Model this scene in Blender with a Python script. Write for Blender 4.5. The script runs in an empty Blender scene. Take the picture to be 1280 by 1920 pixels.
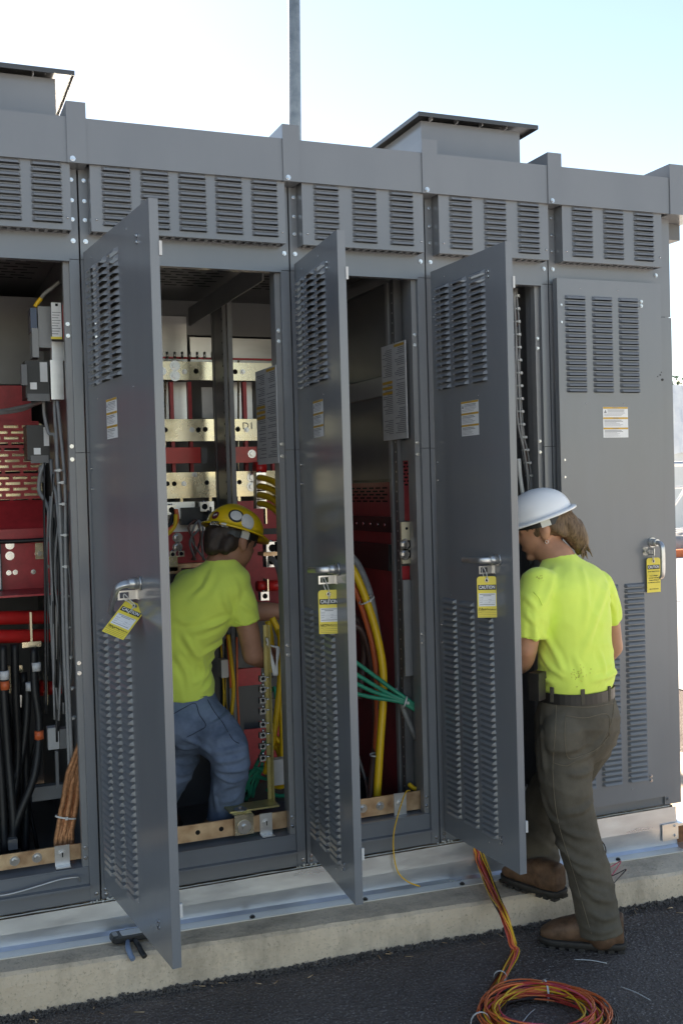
import bpy, bmesh, math, random
from mathutils import Vector, Matrix, noise
R = math.radians
random.seed(7)
scene = bpy.context.scene
col = scene.collection

# ------------------------------------------------------------------ camera
CAM = Vector((-0.56835, -3.74592, 1.71347))
RX = (0.9269377, -0.3742028, -0.0275444)      # camera right
FW = (0.3736525, 0.9272795, -0.0231611)       # camera forward
UP = (0.0342083, 0.0111768, 0.9993522)        # camera up
FPX = 2001.87                                  # focal length in photo pixels (1280 x 1920)
cd = bpy.data.cameras.new('camera'); cam = bpy.data.objects.new('camera', cd); col.objects.link(cam)
m = Matrix((RX, UP, tuple(-v for v in FW))).transposed().to_4x4(); m.translation = CAM
cam.matrix_world = m
cd.sensor_fit = 'VERTICAL'; cd.sensor_height = 36.0; cd.lens = 36.0 * FPX / 1920.0
cd.clip_start = 0.05; cd.clip_end = 2000
scene.camera = cam

# ------------------------------------------------------------------ sky, sun, exposure
SUN_EL, SUN_AZ = R(30), R(6)                 # azimuth measured from +Y towards +X
world = bpy.data.worlds.new('World'); scene.world = world; world.use_nodes = True
wn = world.node_tree; wn.nodes.clear()
sk = wn.nodes.new('ShaderNodeTexSky'); sk.sky_type = 'NISHITA'; sk.sun_disc = False
sk.sun_elevation = SUN_EL; sk.sun_rotation = SUN_AZ; sk.altitude = 600; sk.air_density = 1.0; sk.dust_density = 0.1; sk.ozone_density = 1.0
bg = wn.nodes.new('ShaderNodeBackground'); bg.inputs['Strength'].default_value = 0.06
wo = wn.nodes.new('ShaderNodeOutputWorld')
wn.links.new(sk.outputs[0], bg.inputs['Color']); wn.links.new(bg.outputs[0], wo.inputs['Surface'])
sd = bpy.data.lights.new('sun', 'SUN'); sd.energy = 5.0; sd.angle = R(0.53); sd.color = (1.0, 0.94, 0.86)
sun = bpy.data.objects.new('sun', sd); col.objects.link(sun)
sdir = Vector((math.sin(SUN_AZ) * math.cos(SUN_EL), math.cos(SUN_AZ) * math.cos(SUN_EL), math.sin(SUN_EL)))
sun.rotation_euler = sdir.to_track_quat('Z', 'Y').to_euler(); sun.location = (0, 0, 12)
scene.view_settings.view_transform = 'Standard'; scene.view_settings.look = 'None'
scene.view_settings.exposure = 2.18; scene.view_settings.gamma = 1.0; scene.view_settings.use_curve_mapping = False
scene.view_settings.use_white_balance = True; scene.view_settings.white_balance_temperature = 7700; scene.view_settings.white_balance_tint = 12
scene.render.engine = 'CYCLES'; scene.cycles.max_bounces = 8

# ------------------------------------------------------------------ helpers
def ray(px, py):
    a, b = (px - 640) / FPX, -(py - 960) / FPX
    return Vector(tuple(RX[i] * a + FW[i] + UP[i] * b for i in range(3)))
def at(px, py, Y):
    """a measured point of the photograph taken onto the plane Y (metres behind the cabinet fronts)"""
    d = ray(px, py); return CAM + d * ((Y - CAM.y) / d.y)
def atX(px, py, X):
    d = ray(px, py); return CAM + d * ((X - CAM.x) / d.x)
def padz(x): return .185 - .025 * x
def gndz(x): return .043 - .012 * x
def onG(px, py, h=0.0):
    d = ray(px, py); t = (.043 + h - .012 * CAM.x - CAM.z) / (d.z + .012 * d.x); return CAM + d * t
def onP(px, py, h=0.0):
    d = ray(px, py); t = (.185 + h - .025 * CAM.x - CAM.z) / (d.z + .025 * d.x); return CAM + d * t

MATS = {}
def pm(name, c, rough=.5, metal=0., var=.10, vs=6., bump=0., bs=150., spec=.5, c2=None, streak=None, sheen=0., coat=0., rvar=0., wave=0.):
    mt = bpy.data.materials.new(name); mt.use_nodes = True; nt = mt.node_tree; N = nt.nodes; L = nt.links
    b = N['Principled BSDF']; b.inputs['Roughness'].default_value = rough; b.inputs['Metallic'].default_value = metal
    b.inputs['Specular IOR Level'].default_value = spec
    if sheen: b.inputs['Sheen Weight'].default_value = sheen
    if coat: b.inputs['Coat Weight'].default_value = coat; b.inputs['Coat Roughness'].default_value = .08
    tc = N.new('ShaderNodeTexCoord'); mp = N.new('ShaderNodeMapping'); L.new(tc.outputs['Object'], mp.inputs[0])
    if streak: mp.inputs['Scale'].default_value = streak
    nz = N.new('ShaderNodeTexNoise'); nz.inputs['Scale'].default_value = vs; nz.inputs['Detail'].default_value = 8; nz.inputs['Roughness'].default_value = .6
    L.new(mp.outputs[0], nz.inputs['Vector'])
    cr = N.new('ShaderNodeValToRGB'); cr.color_ramp.elements[0].position = .3; cr.color_ramp.elements[1].position = .7
    lo = tuple(v * (1 - var) for v in c); hi = c2 or tuple(min(1, v * (1 + var)) for v in c)
    cr.color_ramp.elements[0].color = (*lo, 1); cr.color_ramp.elements[1].color = (*hi, 1)
    L.new(nz.outputs[0], cr.inputs[0]); L.new(cr.outputs[0], b.inputs['Base Color'])
    if rvar:
        mr = N.new('ShaderNodeMapRange'); mr.inputs[1].default_value = .3; mr.inputs[2].default_value = .7
        mr.inputs[3].default_value = max(.02, rough - rvar); mr.inputs[4].default_value = rough + rvar
        L.new(nz.outputs[0], mr.inputs[0]); L.new(mr.outputs[0], b.inputs['Roughness'])
    if bump:
        n2 = N.new('ShaderNodeTexNoise'); n2.inputs['Scale'].default_value = bs; n2.inputs['Detail'].default_value = 4
        L.new(tc.outputs['Object'], n2.inputs['Vector'])
        bp = N.new('ShaderNodeBump'); bp.inputs['Strength'].default_value = bump; bp.inputs['Distance'].default_value = .002
        L.new(n2.outputs[0], bp.inputs['Height']); L.new(bp.outputs[0], b.inputs['Normal'])
    if wave:
        n3 = N.new('ShaderNodeTexNoise'); n3.inputs['Scale'].default_value = 3.2; n3.inputs['Detail'].default_value = 1; L.new(tc.outputs['Object'], n3.inputs['Vector'])
        b3 = N.new('ShaderNodeBump'); b3.inputs['Strength'].default_value = wave; b3.inputs['Distance'].default_value = .012; L.new(n3.outputs[0], b3.inputs['Height'])
        if bump: L.new(b3.outputs[0], bp.inputs['Normal'])
        else: L.new(b3.outputs[0], b.inputs['Normal'])
    MATS[name] = mt; return mt

pm('gray_paint', (.196, .206, .222), .22, 0, .05, 2.5, .03, 500, .5, streak=(1.6, 1.6, .5), wave=.25, rvar=.04)
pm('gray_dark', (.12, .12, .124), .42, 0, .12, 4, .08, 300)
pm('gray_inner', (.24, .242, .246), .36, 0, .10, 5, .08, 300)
pm('galv_lip', (.70, .68, .64), .42, .45, .08, 6)
pm('galv_plate', (.62, .66, .73), .32, .88, .08, 4, .04, 60, c2=(.72, .76, .82), streak=(1, 1, 4), rvar=.07, wave=.3)
pm('galv', (.68, .68, .68), .34, .85, .06, 5, .05, 90, c2=(.74, .74, .74), streak=(1, 1, 5), rvar=.06)
pm('steel', (.56, .56, .56), .32, 1, .1, 30)
pm('chrome', (.56, .56, .57), .26, 1, .05, 30)
pm('alu', (.56, .56, .56), .38, .85, .1, 40, .1, 300)
pm('brass', (.76, .65, .44), .26, .82, .18, 9, .05, 120, c2=(.82, .75, .58), rvar=.1)
pm('brass_pale', (.70, .62, .44), .35, .2, .1, 12)
pm('bar_olive', (.42, .37, .17), .35, .6, .2, 12)
pm('copper', (.66, .38, .22), .38, .75, .30, 16, .1, 200, c2=(.72, .54, .35), rvar=.12)
pm('braid', (.50, .22, .10), .45, .6, .3, 90, .5, 500, c2=(.68, .34, .18))
pm('red_board', (.52, .040, .050), .42, 0, .18, 20, .05, 200)
pm('red_tube', (.60, .026, .024), .30, 0, .12, 20)
pm('black', (.012, .012, .013), .45, 0, .2, 20)
pm('rubber', (.016, .016, .017), .50, 0, .25, 30)
pm('wire_gray', (.24, .24, .24), .45, 0, .15, 30)
pm('yellow_cable', (.85, .52, .02), .42, 0, .06, 20)
pm('orange_cable', (.82, .17, .06), .42, 0, .06, 20)
pm('brown_cable', (.15, .08, .065), .42, 0, .1, 20)
pm('green_cable', (.012, .28, .17), .40, 0, .08, 20)
pm('white_plastic', (.70, .70, .68), .40, 0, .05, 20)
pm('tie_plastic', (.62, .62, .60), .35, 0, .05, 20)
pm('paper', (.82, .82, .82), .55, 0, .03, 20)
pm('paper_gray', (.58, .58, .58), .5, 0, .05, 30)
pm('ink', (.02, .02, .02), .6, 0, .1, 20)
pm('print_gray', (.22, .22, .24), .6, 0, .1, 20)
pm('amber', (.62, .36, .04), .5, 0, .05, 20)
pm('tag_yellow', (.88, .70, .09), .42, 0, .03, 20)
pm('hole', (.006, .006, .006), .9, 0, .1, 20)
pm('caulk', (.50, .50, .48), .6, 0, .15, 40, .4, 120)
pm('wood', (.16, .065, .025), .6, 0, .35, 10, .2, 60, streak=(1, 8, 8))
pm('wire_orange', (.75, .17, .05), .45, 0, .1, 20)
pm('wire_pink', (.65, .09, .14), .45, 0, .1, 20)
pm('wire_yellow', (.80, .46, .03), .45, 0, .1, 20)
pm('wire_green', (.01, .16, .08), .45, 0, .1, 20)
pm('wire_dark', (.03, .016, .014), .45, 0, .1, 20)
pm('wire_red', (.45, .03, .02), .45, 0, .1, 20)
pm('screen_blue', (.012, .02, .07), .2, 0, .1, 20)

class MB:
    def __init__(s): s.v = []; s.f = []; s.m = []; s.sm = []
    def face(s, pts, mi=0, smooth=False):
        i = len(s.v); s.v += [tuple(p) for p in pts]; s.f.append(tuple(range(i, i + len(pts)))); s.m.append(mi); s.sm.append(smooth); return s
    def box(s, x0, x1, y0, y1, z0, z1, mi=0, M=None):
        if x0 > x1: x0, x1 = x1, x0
        if y0 > y1: y0, y1 = y1, y0
        if z0 > z1: z0, z1 = z1, z0
        p = [(x0,y0,z0),(x1,y0,z0),(x1,y1,z0),(x0,y1,z0),(x0,y0,z1),(x1,y0,z1),(x1,y1,z1),(x0,y1,z1)]
        if M is not None: p = [tuple(M @ Vector(q)) for q in p]
        i = len(s.v); s.v += p
        for q in ((0,3,2,1),(4,5,6,7),(0,1,5,4),(1,2,6,5),(2,3,7,6),(3,0,4,7)):
            s.f.append(tuple(i + k for k in q)); s.m.append(mi); s.sm.append(False)
        return s
    def rings(s, rs, mi=0, cap=True, closed=False, smooth=True):
        n = len(rs[0]); i = len(s.v)
        for r in rs: s.v += [tuple(p) for p in r]
        K = len(rs)
        for a in range(K if closed else K - 1):
            b = (a + 1) % K
            for k in range(n):
                l = (k + 1) % n
                s.f.append((i + a*n + k, i + a*n + l, i + b*n + l, i + b*n + k)); s.m.append(mi); s.sm.append(smooth)
        if cap and not closed:
            s.f.append(tuple(i + k for k in reversed(range(n)))); s.m.append(mi); s.sm.append(False)
            s.f.append(tuple(i + (K-1)*n + k for k in range(n))); s.m.append(mi); s.sm.append(False)
        return s
    def tube(s, pts, r, seg=8, mi=0, closed=False, cap=True, smooth=True):
        pts = [Vector(p) for p in pts]; K = len(pts); rs = []; up = None
        for a in range(K):
            if closed: t = pts[(a+1) % K] - pts[a-1]
            else: t = pts[min(a+1, K-1)] - pts[max(a-1, 0)]
            t.normalize()
            if up is None:
                up = Vector((0,0,1)) if abs(t.z) < .9 else Vector((0,1,0))
            u = up - t * up.dot(t)
            if u.length < 1e-5: u = t.orthogonal()
            u.normalize(); up = u; w = t.cross(u)
            rr = r[a] if isinstance(r, (list, tuple)) else r
            rs.append([pts[a] + (u * math.cos(2*math.pi*k/seg) + w * math.sin(2*math.pi*k/seg)) * rr for k in range(seg)])
        return s.rings(rs, mi, cap, closed, smooth)
    def cyl(s, p0, p1, r, seg=12, mi=0, r2=None, smooth=True):
        return s.tube([p0, p1], [r, r if r2 is None else r2], seg, mi, smooth=smooth)
    def bolt(s, c, n, r=.007, h=.006, mi=0):
        """hex head on a washer, pointing along n"""
        c = Vector(c); n = Vector(n).normalized()
        s.tube([c, c + n*.002], r * 1.25, 8, mi, smooth=False); s.tube([c + n*.001, c + n*h], r * .8, 6, mi, smooth=False); return s
    def ball(s, c, rx, ry=None, rz=None, seg=12, mi=0, M=None):
        ry = ry or rx; rz = rz or rx; rs = []; H = seg // 2
        for a in range(H + 1):
            t = math.pi * (a + .02) / (H + .04) - math.pi/2
            ring = []
            for k in range(seg):
                q = Vector((rx*math.cos(t)*math.cos(2*math.pi*k/seg), ry*math.cos(t)*math.sin(2*math.pi*k/seg), rz*math.sin(t)))
                if M is not None: q = M @ q
                ring.append(q + Vector(c))
            rs.append(ring)
        return s.rings(rs, mi)
    def mesh(s, name, mats):
        me = bpy.data.meshes.new(name); me.from_pydata(s.v, [], s.f)
        for mm in (mats if isinstance(mats, (list, tuple)) else [mats]): me.materials.append(MATS[mm])
        me.polygons.foreach_set('material_index', s.m); me.polygons.foreach_set('use_smooth', s.sm); me.update(); return me
    def build(s, name, mats, parent=None, loc=None, rot=None):
        return link(name, s.mesh(name, mats), parent, loc, rot)

def link(name, me, parent=None, loc=None, rot=None):
    o = bpy.data.objects.new(name, me); col.objects.link(o)
    if parent is not None: o.parent = parent
    if loc is not None: o.location = loc
    if rot is not None: o.rotation_euler = rot
    return o
def tag(o, label=None, cat=None, group=None, kind=None):
    if label: o['label'] = label
    if cat: o['category'] = cat
    if group: o['group'] = group
    if kind: o['kind'] = kind
    return o
def empty(name, loc=(0,0,0), rz=0, label=None, cat=None, group=None):
    o = bpy.data.objects.new(name, None); col.objects.link(o); o.location = loc; o.rotation_euler = (0,0,rz); o.empty_display_size = .1
    return tag(o, label, cat, group)
def spline(pts, n=8):
    """Catmull-Rom through the points"""
    pts = [Vector(p) for p in pts]; P = [pts[0]*2 - pts[1]] + pts + [pts[-1]*2 - pts[-2]]; out = []
    for i in range(1, len(P) - 2):
        for k in range(n):
            t = k / n; a, b, c, d = P[i-1], P[i], P[i+1], P[i+2]
            out.append(.5 * ((2*b) + (c - a)*t + (2*a - 5*b + 4*c - d)*t*t + (3*b - a - 3*c + d)*t**3))
    out.append(pts[-1]); return out
def text_mesh(body, size, bold=0.0, align='CENTER'):
    cu = bpy.data.curves.new('lettering', 'FONT'); cu.body = body; cu.size = size; cu.align_x = align; cu.align_y = 'CENTER'; cu.offset = bold
    cu.resolution_u = 2
    o = bpy.data.objects.new('lettering', cu); col.objects.link(o)
    dg = bpy.context.evaluated_depsgraph_get(); me = bpy.data.meshes.new_from_object(o.evaluated_get(dg))
    bpy.data.objects.remove(o); return me
def add_text(mb, body, size, cx, cz, y, mi, bold=0., align='CENTER', width=None):
    """letters in the local XZ plane, facing -Y"""
    me = text_mesh(body, size, bold, align); i = len(mb.v)
    xs = [v.co.x for v in me.vertices] or [0]; sc = 1.
    if width: sc = width / max(1e-6, max(xs) - min(xs))
    mb.v += [(cx + v.co.x * sc, y, cz + v.co.y) for v in me.vertices]
    for p in me.polygons: mb.f.append(tuple(i + k for k in p.vertices)); mb.m.append(mi); mb.sm.append(False)
    bpy.data.meshes.remove(me)
# ------------------------------------------------------------------ ground materials
def ground_mat(name, c1, c2, c3, sc, bump, rough=.85, fine=350, stain=None, spec=.3, sp=(.62, .80), bd=.006):
    mt = bpy.data.materials.new(name); mt.use_nodes = True; nt = mt.node_tree; N = nt.nodes; L = nt.links; b = N['Principled BSDF']
    b.inputs['Roughness'].default_value = rough; b.inputs['Specular IOR Level'].default_value = spec
    tc = N.new('ShaderNodeTexCoord')
    def nz(scale, det=8, rg=.6):
        n = N.new('ShaderNodeTexNoise'); n.inputs['Scale'].default_value = scale; n.inputs['Detail'].default_value = det; n.inputs['Roughness'].default_value = rg
        L.new(tc.outputs['Object'], n.inputs['Vector']); return n
    a = nz(sc); f = nz(fine, 3); v = N.new('ShaderNodeTexVoronoi'); v.inputs['Scale'].default_value = fine * .5; L.new(tc.outputs['Object'], v.inputs['Vector'])
    r1 = N.new('ShaderNodeValToRGB'); r1.color_ramp.elements[0].position = .32; r1.color_ramp.elements[1].position = .68
    r1.color_ramp.elements[0].color = (*c1, 1); r1.color_ramp.elements[1].color = (*c2, 1); L.new(a.outputs[0], r1.inputs[0])
    r2 = N.new('ShaderNodeValToRGB'); r2.color_ramp.elements[0].position = sp[0]; r2.color_ramp.elements[1].position = sp[1]
    r2.color_ramp.elements[0].color = (0,0,0,1); r2.color_ramp.elements[1].color = (1,1,1,1); L.new(f.outputs[0], r2.inputs[0])
    mx = N.new('ShaderNodeMix'); mx.data_type = 'RGBA'; L.new(r2.outputs[0], mx.inputs[0]); L.new(r1.outputs[0], mx.inputs[6]); mx.inputs[7].default_value = (*c3, 1)
    outc = mx.outputs[2]
    if stain:
        mp = N.new('ShaderNodeMapping'); mp.inputs['Scale'].default_value = (1, 1, .45); L.new(tc.outputs['Object'], mp.inputs[0])
        s = N.new('ShaderNodeTexNoise'); s.inputs['Scale'].default_value = 5; s.inputs['Detail'].default_value = 9; s.inputs['Roughness'].default_value = .68; L.new(mp.outputs[0], s.inputs['Vector'])
        r3 = N.new('ShaderNodeValToRGB'); r3.color_ramp.elements[0].position = .46; r3.color_ramp.elements[1].position = .68
        r3.color_ramp.elements[0].color = (0,0,0,1); r3.color_ramp.elements[1].color = (.8,.8,.8,1); L.new(s.outputs[0], r3.inputs[0])
        m2 = N.new('ShaderNodeMix'); m2.data_type = 'RGBA'; L.new(r3.outputs[0], m2.inputs[0]); L.new(outc, m2.inputs[6]); m2.inputs[7].default_value = (*stain, 1); outc = m2.outputs[2]
    L.new(outc, b.inputs['Base Color'])
    ad = N.new('ShaderNodeMath'); ad.operation = 'MULTIPLY_ADD'; L.new(v.outputs['Distance'], ad.inputs[0]); ad.inputs[1].default_value = .8; L.new(f.outputs[0], ad.inputs[2])
    bp = N.new('ShaderNodeBump'); bp.inputs['Strength'].default_value = bump; bp.inputs['Distance'].default_value = bd
    L.new(ad.outputs[0], bp.inputs['Height']); L.new(bp.outputs[0], b.inputs['Normal']); MATS[name] = mt
ground_mat('asphalt', (.118, .094, .084), (.185, .152, .136), (.42, .37, .335), 2.2, 1.0, .85, 130, spec=.15, sp=(.56, .68), bd=.014)
ground_mat('asphalt_stone', (.060, .052, .048), (.14, .122, .112), (.12, .115, .11), 40, .5, .75, 300)
ground_mat('concrete', (.62, .49, .36), (.75, .61, .465), (.40, .32, .235), 3.0, .45, .85, 110, stain=(.33, .27, .205), sp=(.58, .72))
ground_mat('pavement', (.46, .455, .445), (.56, .555, .545), (.37, .365, .355), .5, .2, .9, 60)

# ------------------------------------------------------------------ ground, pad
g = MB(); xs = (-600, -6, 6, 600)
for a in range(3):
    q = [(xs[a], gndz(max(-6, min(6, xs[a])))), (xs[a+1], gndz(max(-6, min(6, xs[a+1]))))]
    g.face([(q[0][0], -600, q[0][1]), (q[1][0], -600, q[1][1]), (q[1][0], 900, q[1][1]), (q[0][0], 900, q[0][1])])
tag(g.build('ground', 'asphalt'), kind='structure')
g = MB(); zf = gndz(6) + .02  # pale yard, extended unseen at right and behind the camera to bounce sunlight
g.face([(5.2, -300, zf), (300, -300, zf), (300, 600, zf), (5.2, 600, zf)]); g.face([(3.2, 4.5, zf), (5.2, 4.5, zf), (5.2, 600, zf), (3.2, 600, zf)]); g.face([(-300, 6.5, .14), (3.2, 6.5, .14), (3.2, 600, .14), (-300, 600, .14)])
g.face([(-60, -300, .10), (5.2, -300, .10), (5.2, -4.7, .10), (-60, -4.7, .10)])
tag(g.build('yard_and_bounce_pavement', 'pavement'), kind='structure')

def edgeY(x): return -(.215 + .032 * x)
g = MB(); rows = []; nX = 260
for i in range(nX + 1):
    x = -4 + 7.6 * i / nX; e = edgeY(x); zt = padz(x); n1 = noise.noise(Vector((x*9, 1, 0))) * .004 + noise.noise(Vector((x*40, 3, 0))) * .0022
    n2 = noise.noise(Vector((x*7, 9, 0))) * .004 + noise.noise(Vector((x*33, 5, 0))) * .0015
    rows.append([(x, 2.4, zt), (x, .3, zt), (x, e + .055, zt + n2*.2), (x, e + .016 + n1, zt - .003 + n2*.4), (x, e + .004 + n2, zt - .013 + n1), (x, e - .002 + n1*.4, zt - .045), (x, e - .006, -.25)])
for a in range(nX):
    for k in range(6): g.face([rows[a][k], rows[a][k+1], rows[a+1][k+1], rows[a+1][k]], 0, k >= 1)
g.face([rows[-1][k] for k in range(7)] + [(3.6, 2.4, -.25)])
tag(g.build('concrete_pad', 'concrete'), kind='structure')

# loose asphalt crumbs raked up along the pad
rnd = random.Random(3); g = MB()
def crumb(g, x, y, z, s):
    M = Matrix.Rotation(rnd.uniform(0, 6), 3, 'Z') @ Matrix.Rotation(rnd.uniform(0, 6), 3, 'X')
    p = [Vector(v) * s * rnd.uniform(.7, 1.25) for v in ((1,0,0),(-1,0,0),(0,1,0),(0,-1,0),(0,0,.8),(0,0,-.8))]
    p = [M @ v + Vector((x, y, z)) for v in p]; i = len(g.v); g.v += [tuple(v) for v in p]
    for f in ((0,2,4),(2,1,4),(1,3,4),(3,0,4),(2,0,5),(1,2,5),(3,1,5),(0,3,5)): g.f.append(tuple(i + k for k in f)); g.m.append(0); g.sm.append(False)
for k in range(5200):
    x = rnd.uniform(-.75, 2.9); d = abs(rnd.gauss(0, .026)); s = rnd.uniform(.003, .0075) * (1.15 if d < .02 else .8)
    crumb(g, x, edgeY(x) - .004 - d, gndz(x) + max(0, .016 - d * .6) * rnd.random() + .001, s)
for k in range(5000):
    x = rnd.uniform(-.6, 2.6); y = edgeY(x) - rnd.uniform(.02, 1.05); crumb(g, x, y, gndz(x) - .0006, rnd.uniform(.0015, .0042))
tag(g.build('asphalt_crumbs', 'asphalt_stone'), kind='stuff'); bpy.data.objects['asphalt_crumbs']['label'] = 'loose black asphalt crumbs along the foot of the concrete pad'; bpy.data.objects['asphalt_crumbs']['category'] = 'gravel'

# ------------------------------------------------------------------ steel base
base = empty('base_skirt', (1.0, -.03, padz(1.0)), 0, 'bare galvanised steel base under the row of grey cabinets', 'base')
BO = -base.location
def wb(mb, name, mats, parent): return mb.build(name, mats, parent, -parent.location)
g = MB(); nX = 60; xa, xb = -1.9, 2.437
yt = -.036; yb = -.044
for i in range(nX):
    x0 = xa + (xb - xa) * i / nX; x1 = xa + (xb - xa) * (i+1) / nX
    w = lambda x: noise.noise(Vector((x*2.1, 4, 0))) * .0025
    prof = lambda x: [(x, yt, .302), (x, yt + (yb-yt)*.5 + w(x), .302 + (padz(x)+.008-.302)*.5), (x, yb + .006, padz(x) + .018), (x, yb - .006, padz(x) + .007), (x, -.096, padz(x) + .004), (x, -.096, padz(x) - .001)]
    a, b = prof(x0), prof(x1)
    for k in range(5): g.face([a[k], a[k+1], b[k+1], b[k]], 1 if k >= 3 else 0, k < 3)
g.face([(2.437, -.014, .302), (2.437, -.046, padz(2.437)), (2.437, 1.6, padz(2.437)), (2.437, 1.6, .302)])
wb(g, 'skirt_plate', ['galv_plate', 'galv_lip'], base)
g = MB(); g.box(2.355, 2.438, -.049, -.043, .165, .235); g.bolt((2.42, -.05, .222), (0,-1,0), .005); g.bolt((2.42, -.05, .182), (0,-1,0), .005)
wb(g, 'corner_bracket', 'galv', base)
g = MB(); g.box(2.43, 2.52, -.085, .02, padz(2.45) + .003, padz(2.45) + .008); g.tube([(2.46, -.07, padz(2.46) + .004), (2.46, -.07, padz(2.46) + .014)], .007, 8); wb(g, 'foot_plate', 'galv', base)
for x in (-.6, .52, .96, 1.37, 2.1):
    g = MB(); z = padz(x) + .005; g.tube([(x, -.083, z), (x, -.083, z + .004)], .010, 10, smooth=False); g.tube([(x, -.083, z + .003), (x, -.083, z + .008)], .0065, 6, smooth=False); wb(g, 'anchor_bolt', 'black', base)
g = MB(); pts = []
for i in range(240):
    x = -.7 + 3.12 * i / 239; pts.append((x, -.0165, .3015 + noise.noise(Vector((x*11, 0, 7))) * .0035))
g.tube(pts, [.0022 + .0032 * abs(noise.noise(Vector((p[0]*17, 2, 2)))) for p in pts], 6); wb(g, 'caulk_bead', 'caulk', base)
g = MB()
for sx in (0, .762, 1.3208, 1.8796):
    for k in range(9): g.ball((sx + rnd.uniform(-.05, .05), -.02, .305 + rnd.uniform(-.004, .008)), rnd.uniform(.003, .006), seg=6)
tag(wb(g, 'caulk_dabs', 'caulk', base), kind='stuff')

# ------------------------------------------------------------------ cabinets
SX = [-.762, 0., .762, 1.3208, 1.8796, 2.4384]
CLAB = ['leftmost grey cabinet, cut by the picture edge, with black cables and red boards inside',
        'wide grey cabinet with the man in the yellow hard hat inside it',
        'grey cabinet with yellow, orange and green cables in its opening, right of the yellow-hatted man',
        'grey cabinet with the man in the white hard hat at its opening',
        'grey end cabinet with its louvred door closed, behind the man in the white hard hat']
cabs = []
for i in range(5):
    cabs.append(empty('switchgear_cabinet', (SX[i], 0, .302), 0, CLAB[i], 'electrical cabinet', 'row of grey switchgear cabinets'))

# one louvre hood: opens downwards, flush at its top edge
W = .103
def louver_mesh(name, mat, w=W, dpt=.0145, h=.0150):
    g = MB(); a = w/2
    T = [(-a + .003, 0, 0), (a - .003, 0, 0)]; Mi = [(-a + .008, -dpt*.72, -h*.42), (a - .008, -dpt*.72, -h*.42)]; Lp = [(-a + .010, -dpt, -h), (a - .010, -dpt, -h)]
    E0, E1 = (-a, 0, -h), (a, 0, -h)
    g.face([T[0], Mi[0], Mi[1], T[1]]); g.face([Mi[0], Lp[0], Lp[1], Mi[1]])
    g.face([T[0], E0, Mi[0]]); g.face([E0, Lp[0], Mi[0]]); g.face([T[1], Mi[1], E1]); g.face([E1, Mi[1], Lp[1]])
    lip = [(-a + .010, -dpt + .0012, -h), (a - .010, -dpt + .0012, -h)]
    g.face([Lp[0], lip[0], lip[1], Lp[1]])
    return g.mesh(name, mat)
LOUV = louver_mesh('louver', 'gray_paint')

def slotted(g, x0, x1, z0, z1, y, cols, rows, t=.0016, mi=0):
    """sheet in the plane y with a slot behind each louvre; cols: left edges, rows: top z of each louvre"""
    X = [x0] + [v for c in cols for v in (c + .004, c + W - .004)] + [x1]
    Z = sorted([z0, z1] + [v for r in rows for v in (r - .0178, r - .003)])
    holes = [(r - .0178, r - .003) for r in rows]
    hs = set(round(h[0], 5) for h in holes)
    for a in range(len(X) - 1):
        for b in range(len(Z) - 1):
            if a % 2 == 1 and round(Z[b], 5) in hs: continue
            g.face([(X[a], y, Z[b]), (X[a+1], y, Z[b]), (X[a+1], y, Z[b+1]), (X[a], y, Z[b+1])], mi)
ZD0, ZD1 = .356, 2.538
UP_ROWS = [2.4705 - .0222 * k for k in range(18)]; LO_ROWS = [1.2775 - .0222 * k for k in range(38)]

def label_mesh(w, h):
    g = MB(); y = -.0008; g.face([(0,y,-h),(w,y,-h),(w,y,0),(0,y,0)], 0)
    rr = random.Random(5); y = -.0014
    for k in range(3):
        z = -h * (k * .335 + .004); g.face([(0.001,y,z-h*.055),(w-.001,y,z-h*.055),(w-.001,y,z),(.001,y,z)], 1)
        add_text(g, 'WARNING', h*.05, w*.5, z - h*.028, y - .0004, 2)
        n = 6
        for q in range(n):
            zz = z - h*.085 - q * h*.038; l = rr.uniform(.55, .9) if q else .8; x0 = w*(.18 if (k == 0 and q < 4) else .05)
            th = h*.016 if q < 2 else h*.009
            g.face([(x0,y,zz-th),(min(w*.96, x0 + w*l*.85),y,zz-th),(min(w*.96, x0 + w*l*.85),y,zz),(x0,y,zz)], 2)
    g.face([(w*.04,y,-h*.2),(w*.15,y,-h*.2),(w*.10,y,-h*.09)], 2)
    return g.mesh('warning_label', ['paper', 'amber', 'print_gray'])
LABEL = label_mesh(.125, .127)

def handle_mesh(phi):
    g = MB(); d = Vector((-math.sin(phi), 0, -math.cos(phi)))
    g.tube([(0,0,0),(0,-.006,0)], .021, 20); g.tube([(0,-.005,0),(0,-.036,0)], [.0165,.015], 18)
    path = spline([(0,-.020,0),(0,-.046,0), Vector((0,-.062,0)) + d*.010, Vector((0,-.068,0)) + d*.03, Vector((0,-.068,0)) + d*.10, Vector((0,-.064,0)) + d*.135, Vector((0,-.052,0)) + d*.148], 6)
    rs = []; side = d.cross(Vector((0,1,0)))
    for a, q in enumerate(path):
        t = (path[min(a+1, len(path)-1)] - path[max(a-1, 0)]).normalized(); n = side.cross(t)
        f = a / (len(path)-1); wd = .0115 - .002*f; th = .0085 - .002*f
        rs.append([q + side * (wd * math.copysign(abs(math.cos(x))**.6, math.cos(x))) + n * (th * math.copysign(abs(math.sin(x))**.6, math.sin(x))) for x in [2*math.pi*k/16 for k in range(16)]])
    g.rings(rs); return g.mesh('handle', 'alu')
def hasp_mesh():
    g = MB(); x = .0015
    g.box(-x, x, -.060, -.002, .009, .014); g.box(-x, x, -.060, -.002, -.014, -.009); g.box(-x, x, -.060, -.054, -.009, .009); g.box(-x, x, -.026, -.002, -.009, .009)
    g.box(-.012, .012, -.002, 0, -.016, .016); g.bolt((-x, -.018, 0), (-1,0,0), .006, .006); return g.mesh('hasp', 'steel')
HASP = hasp_mesh()

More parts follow.
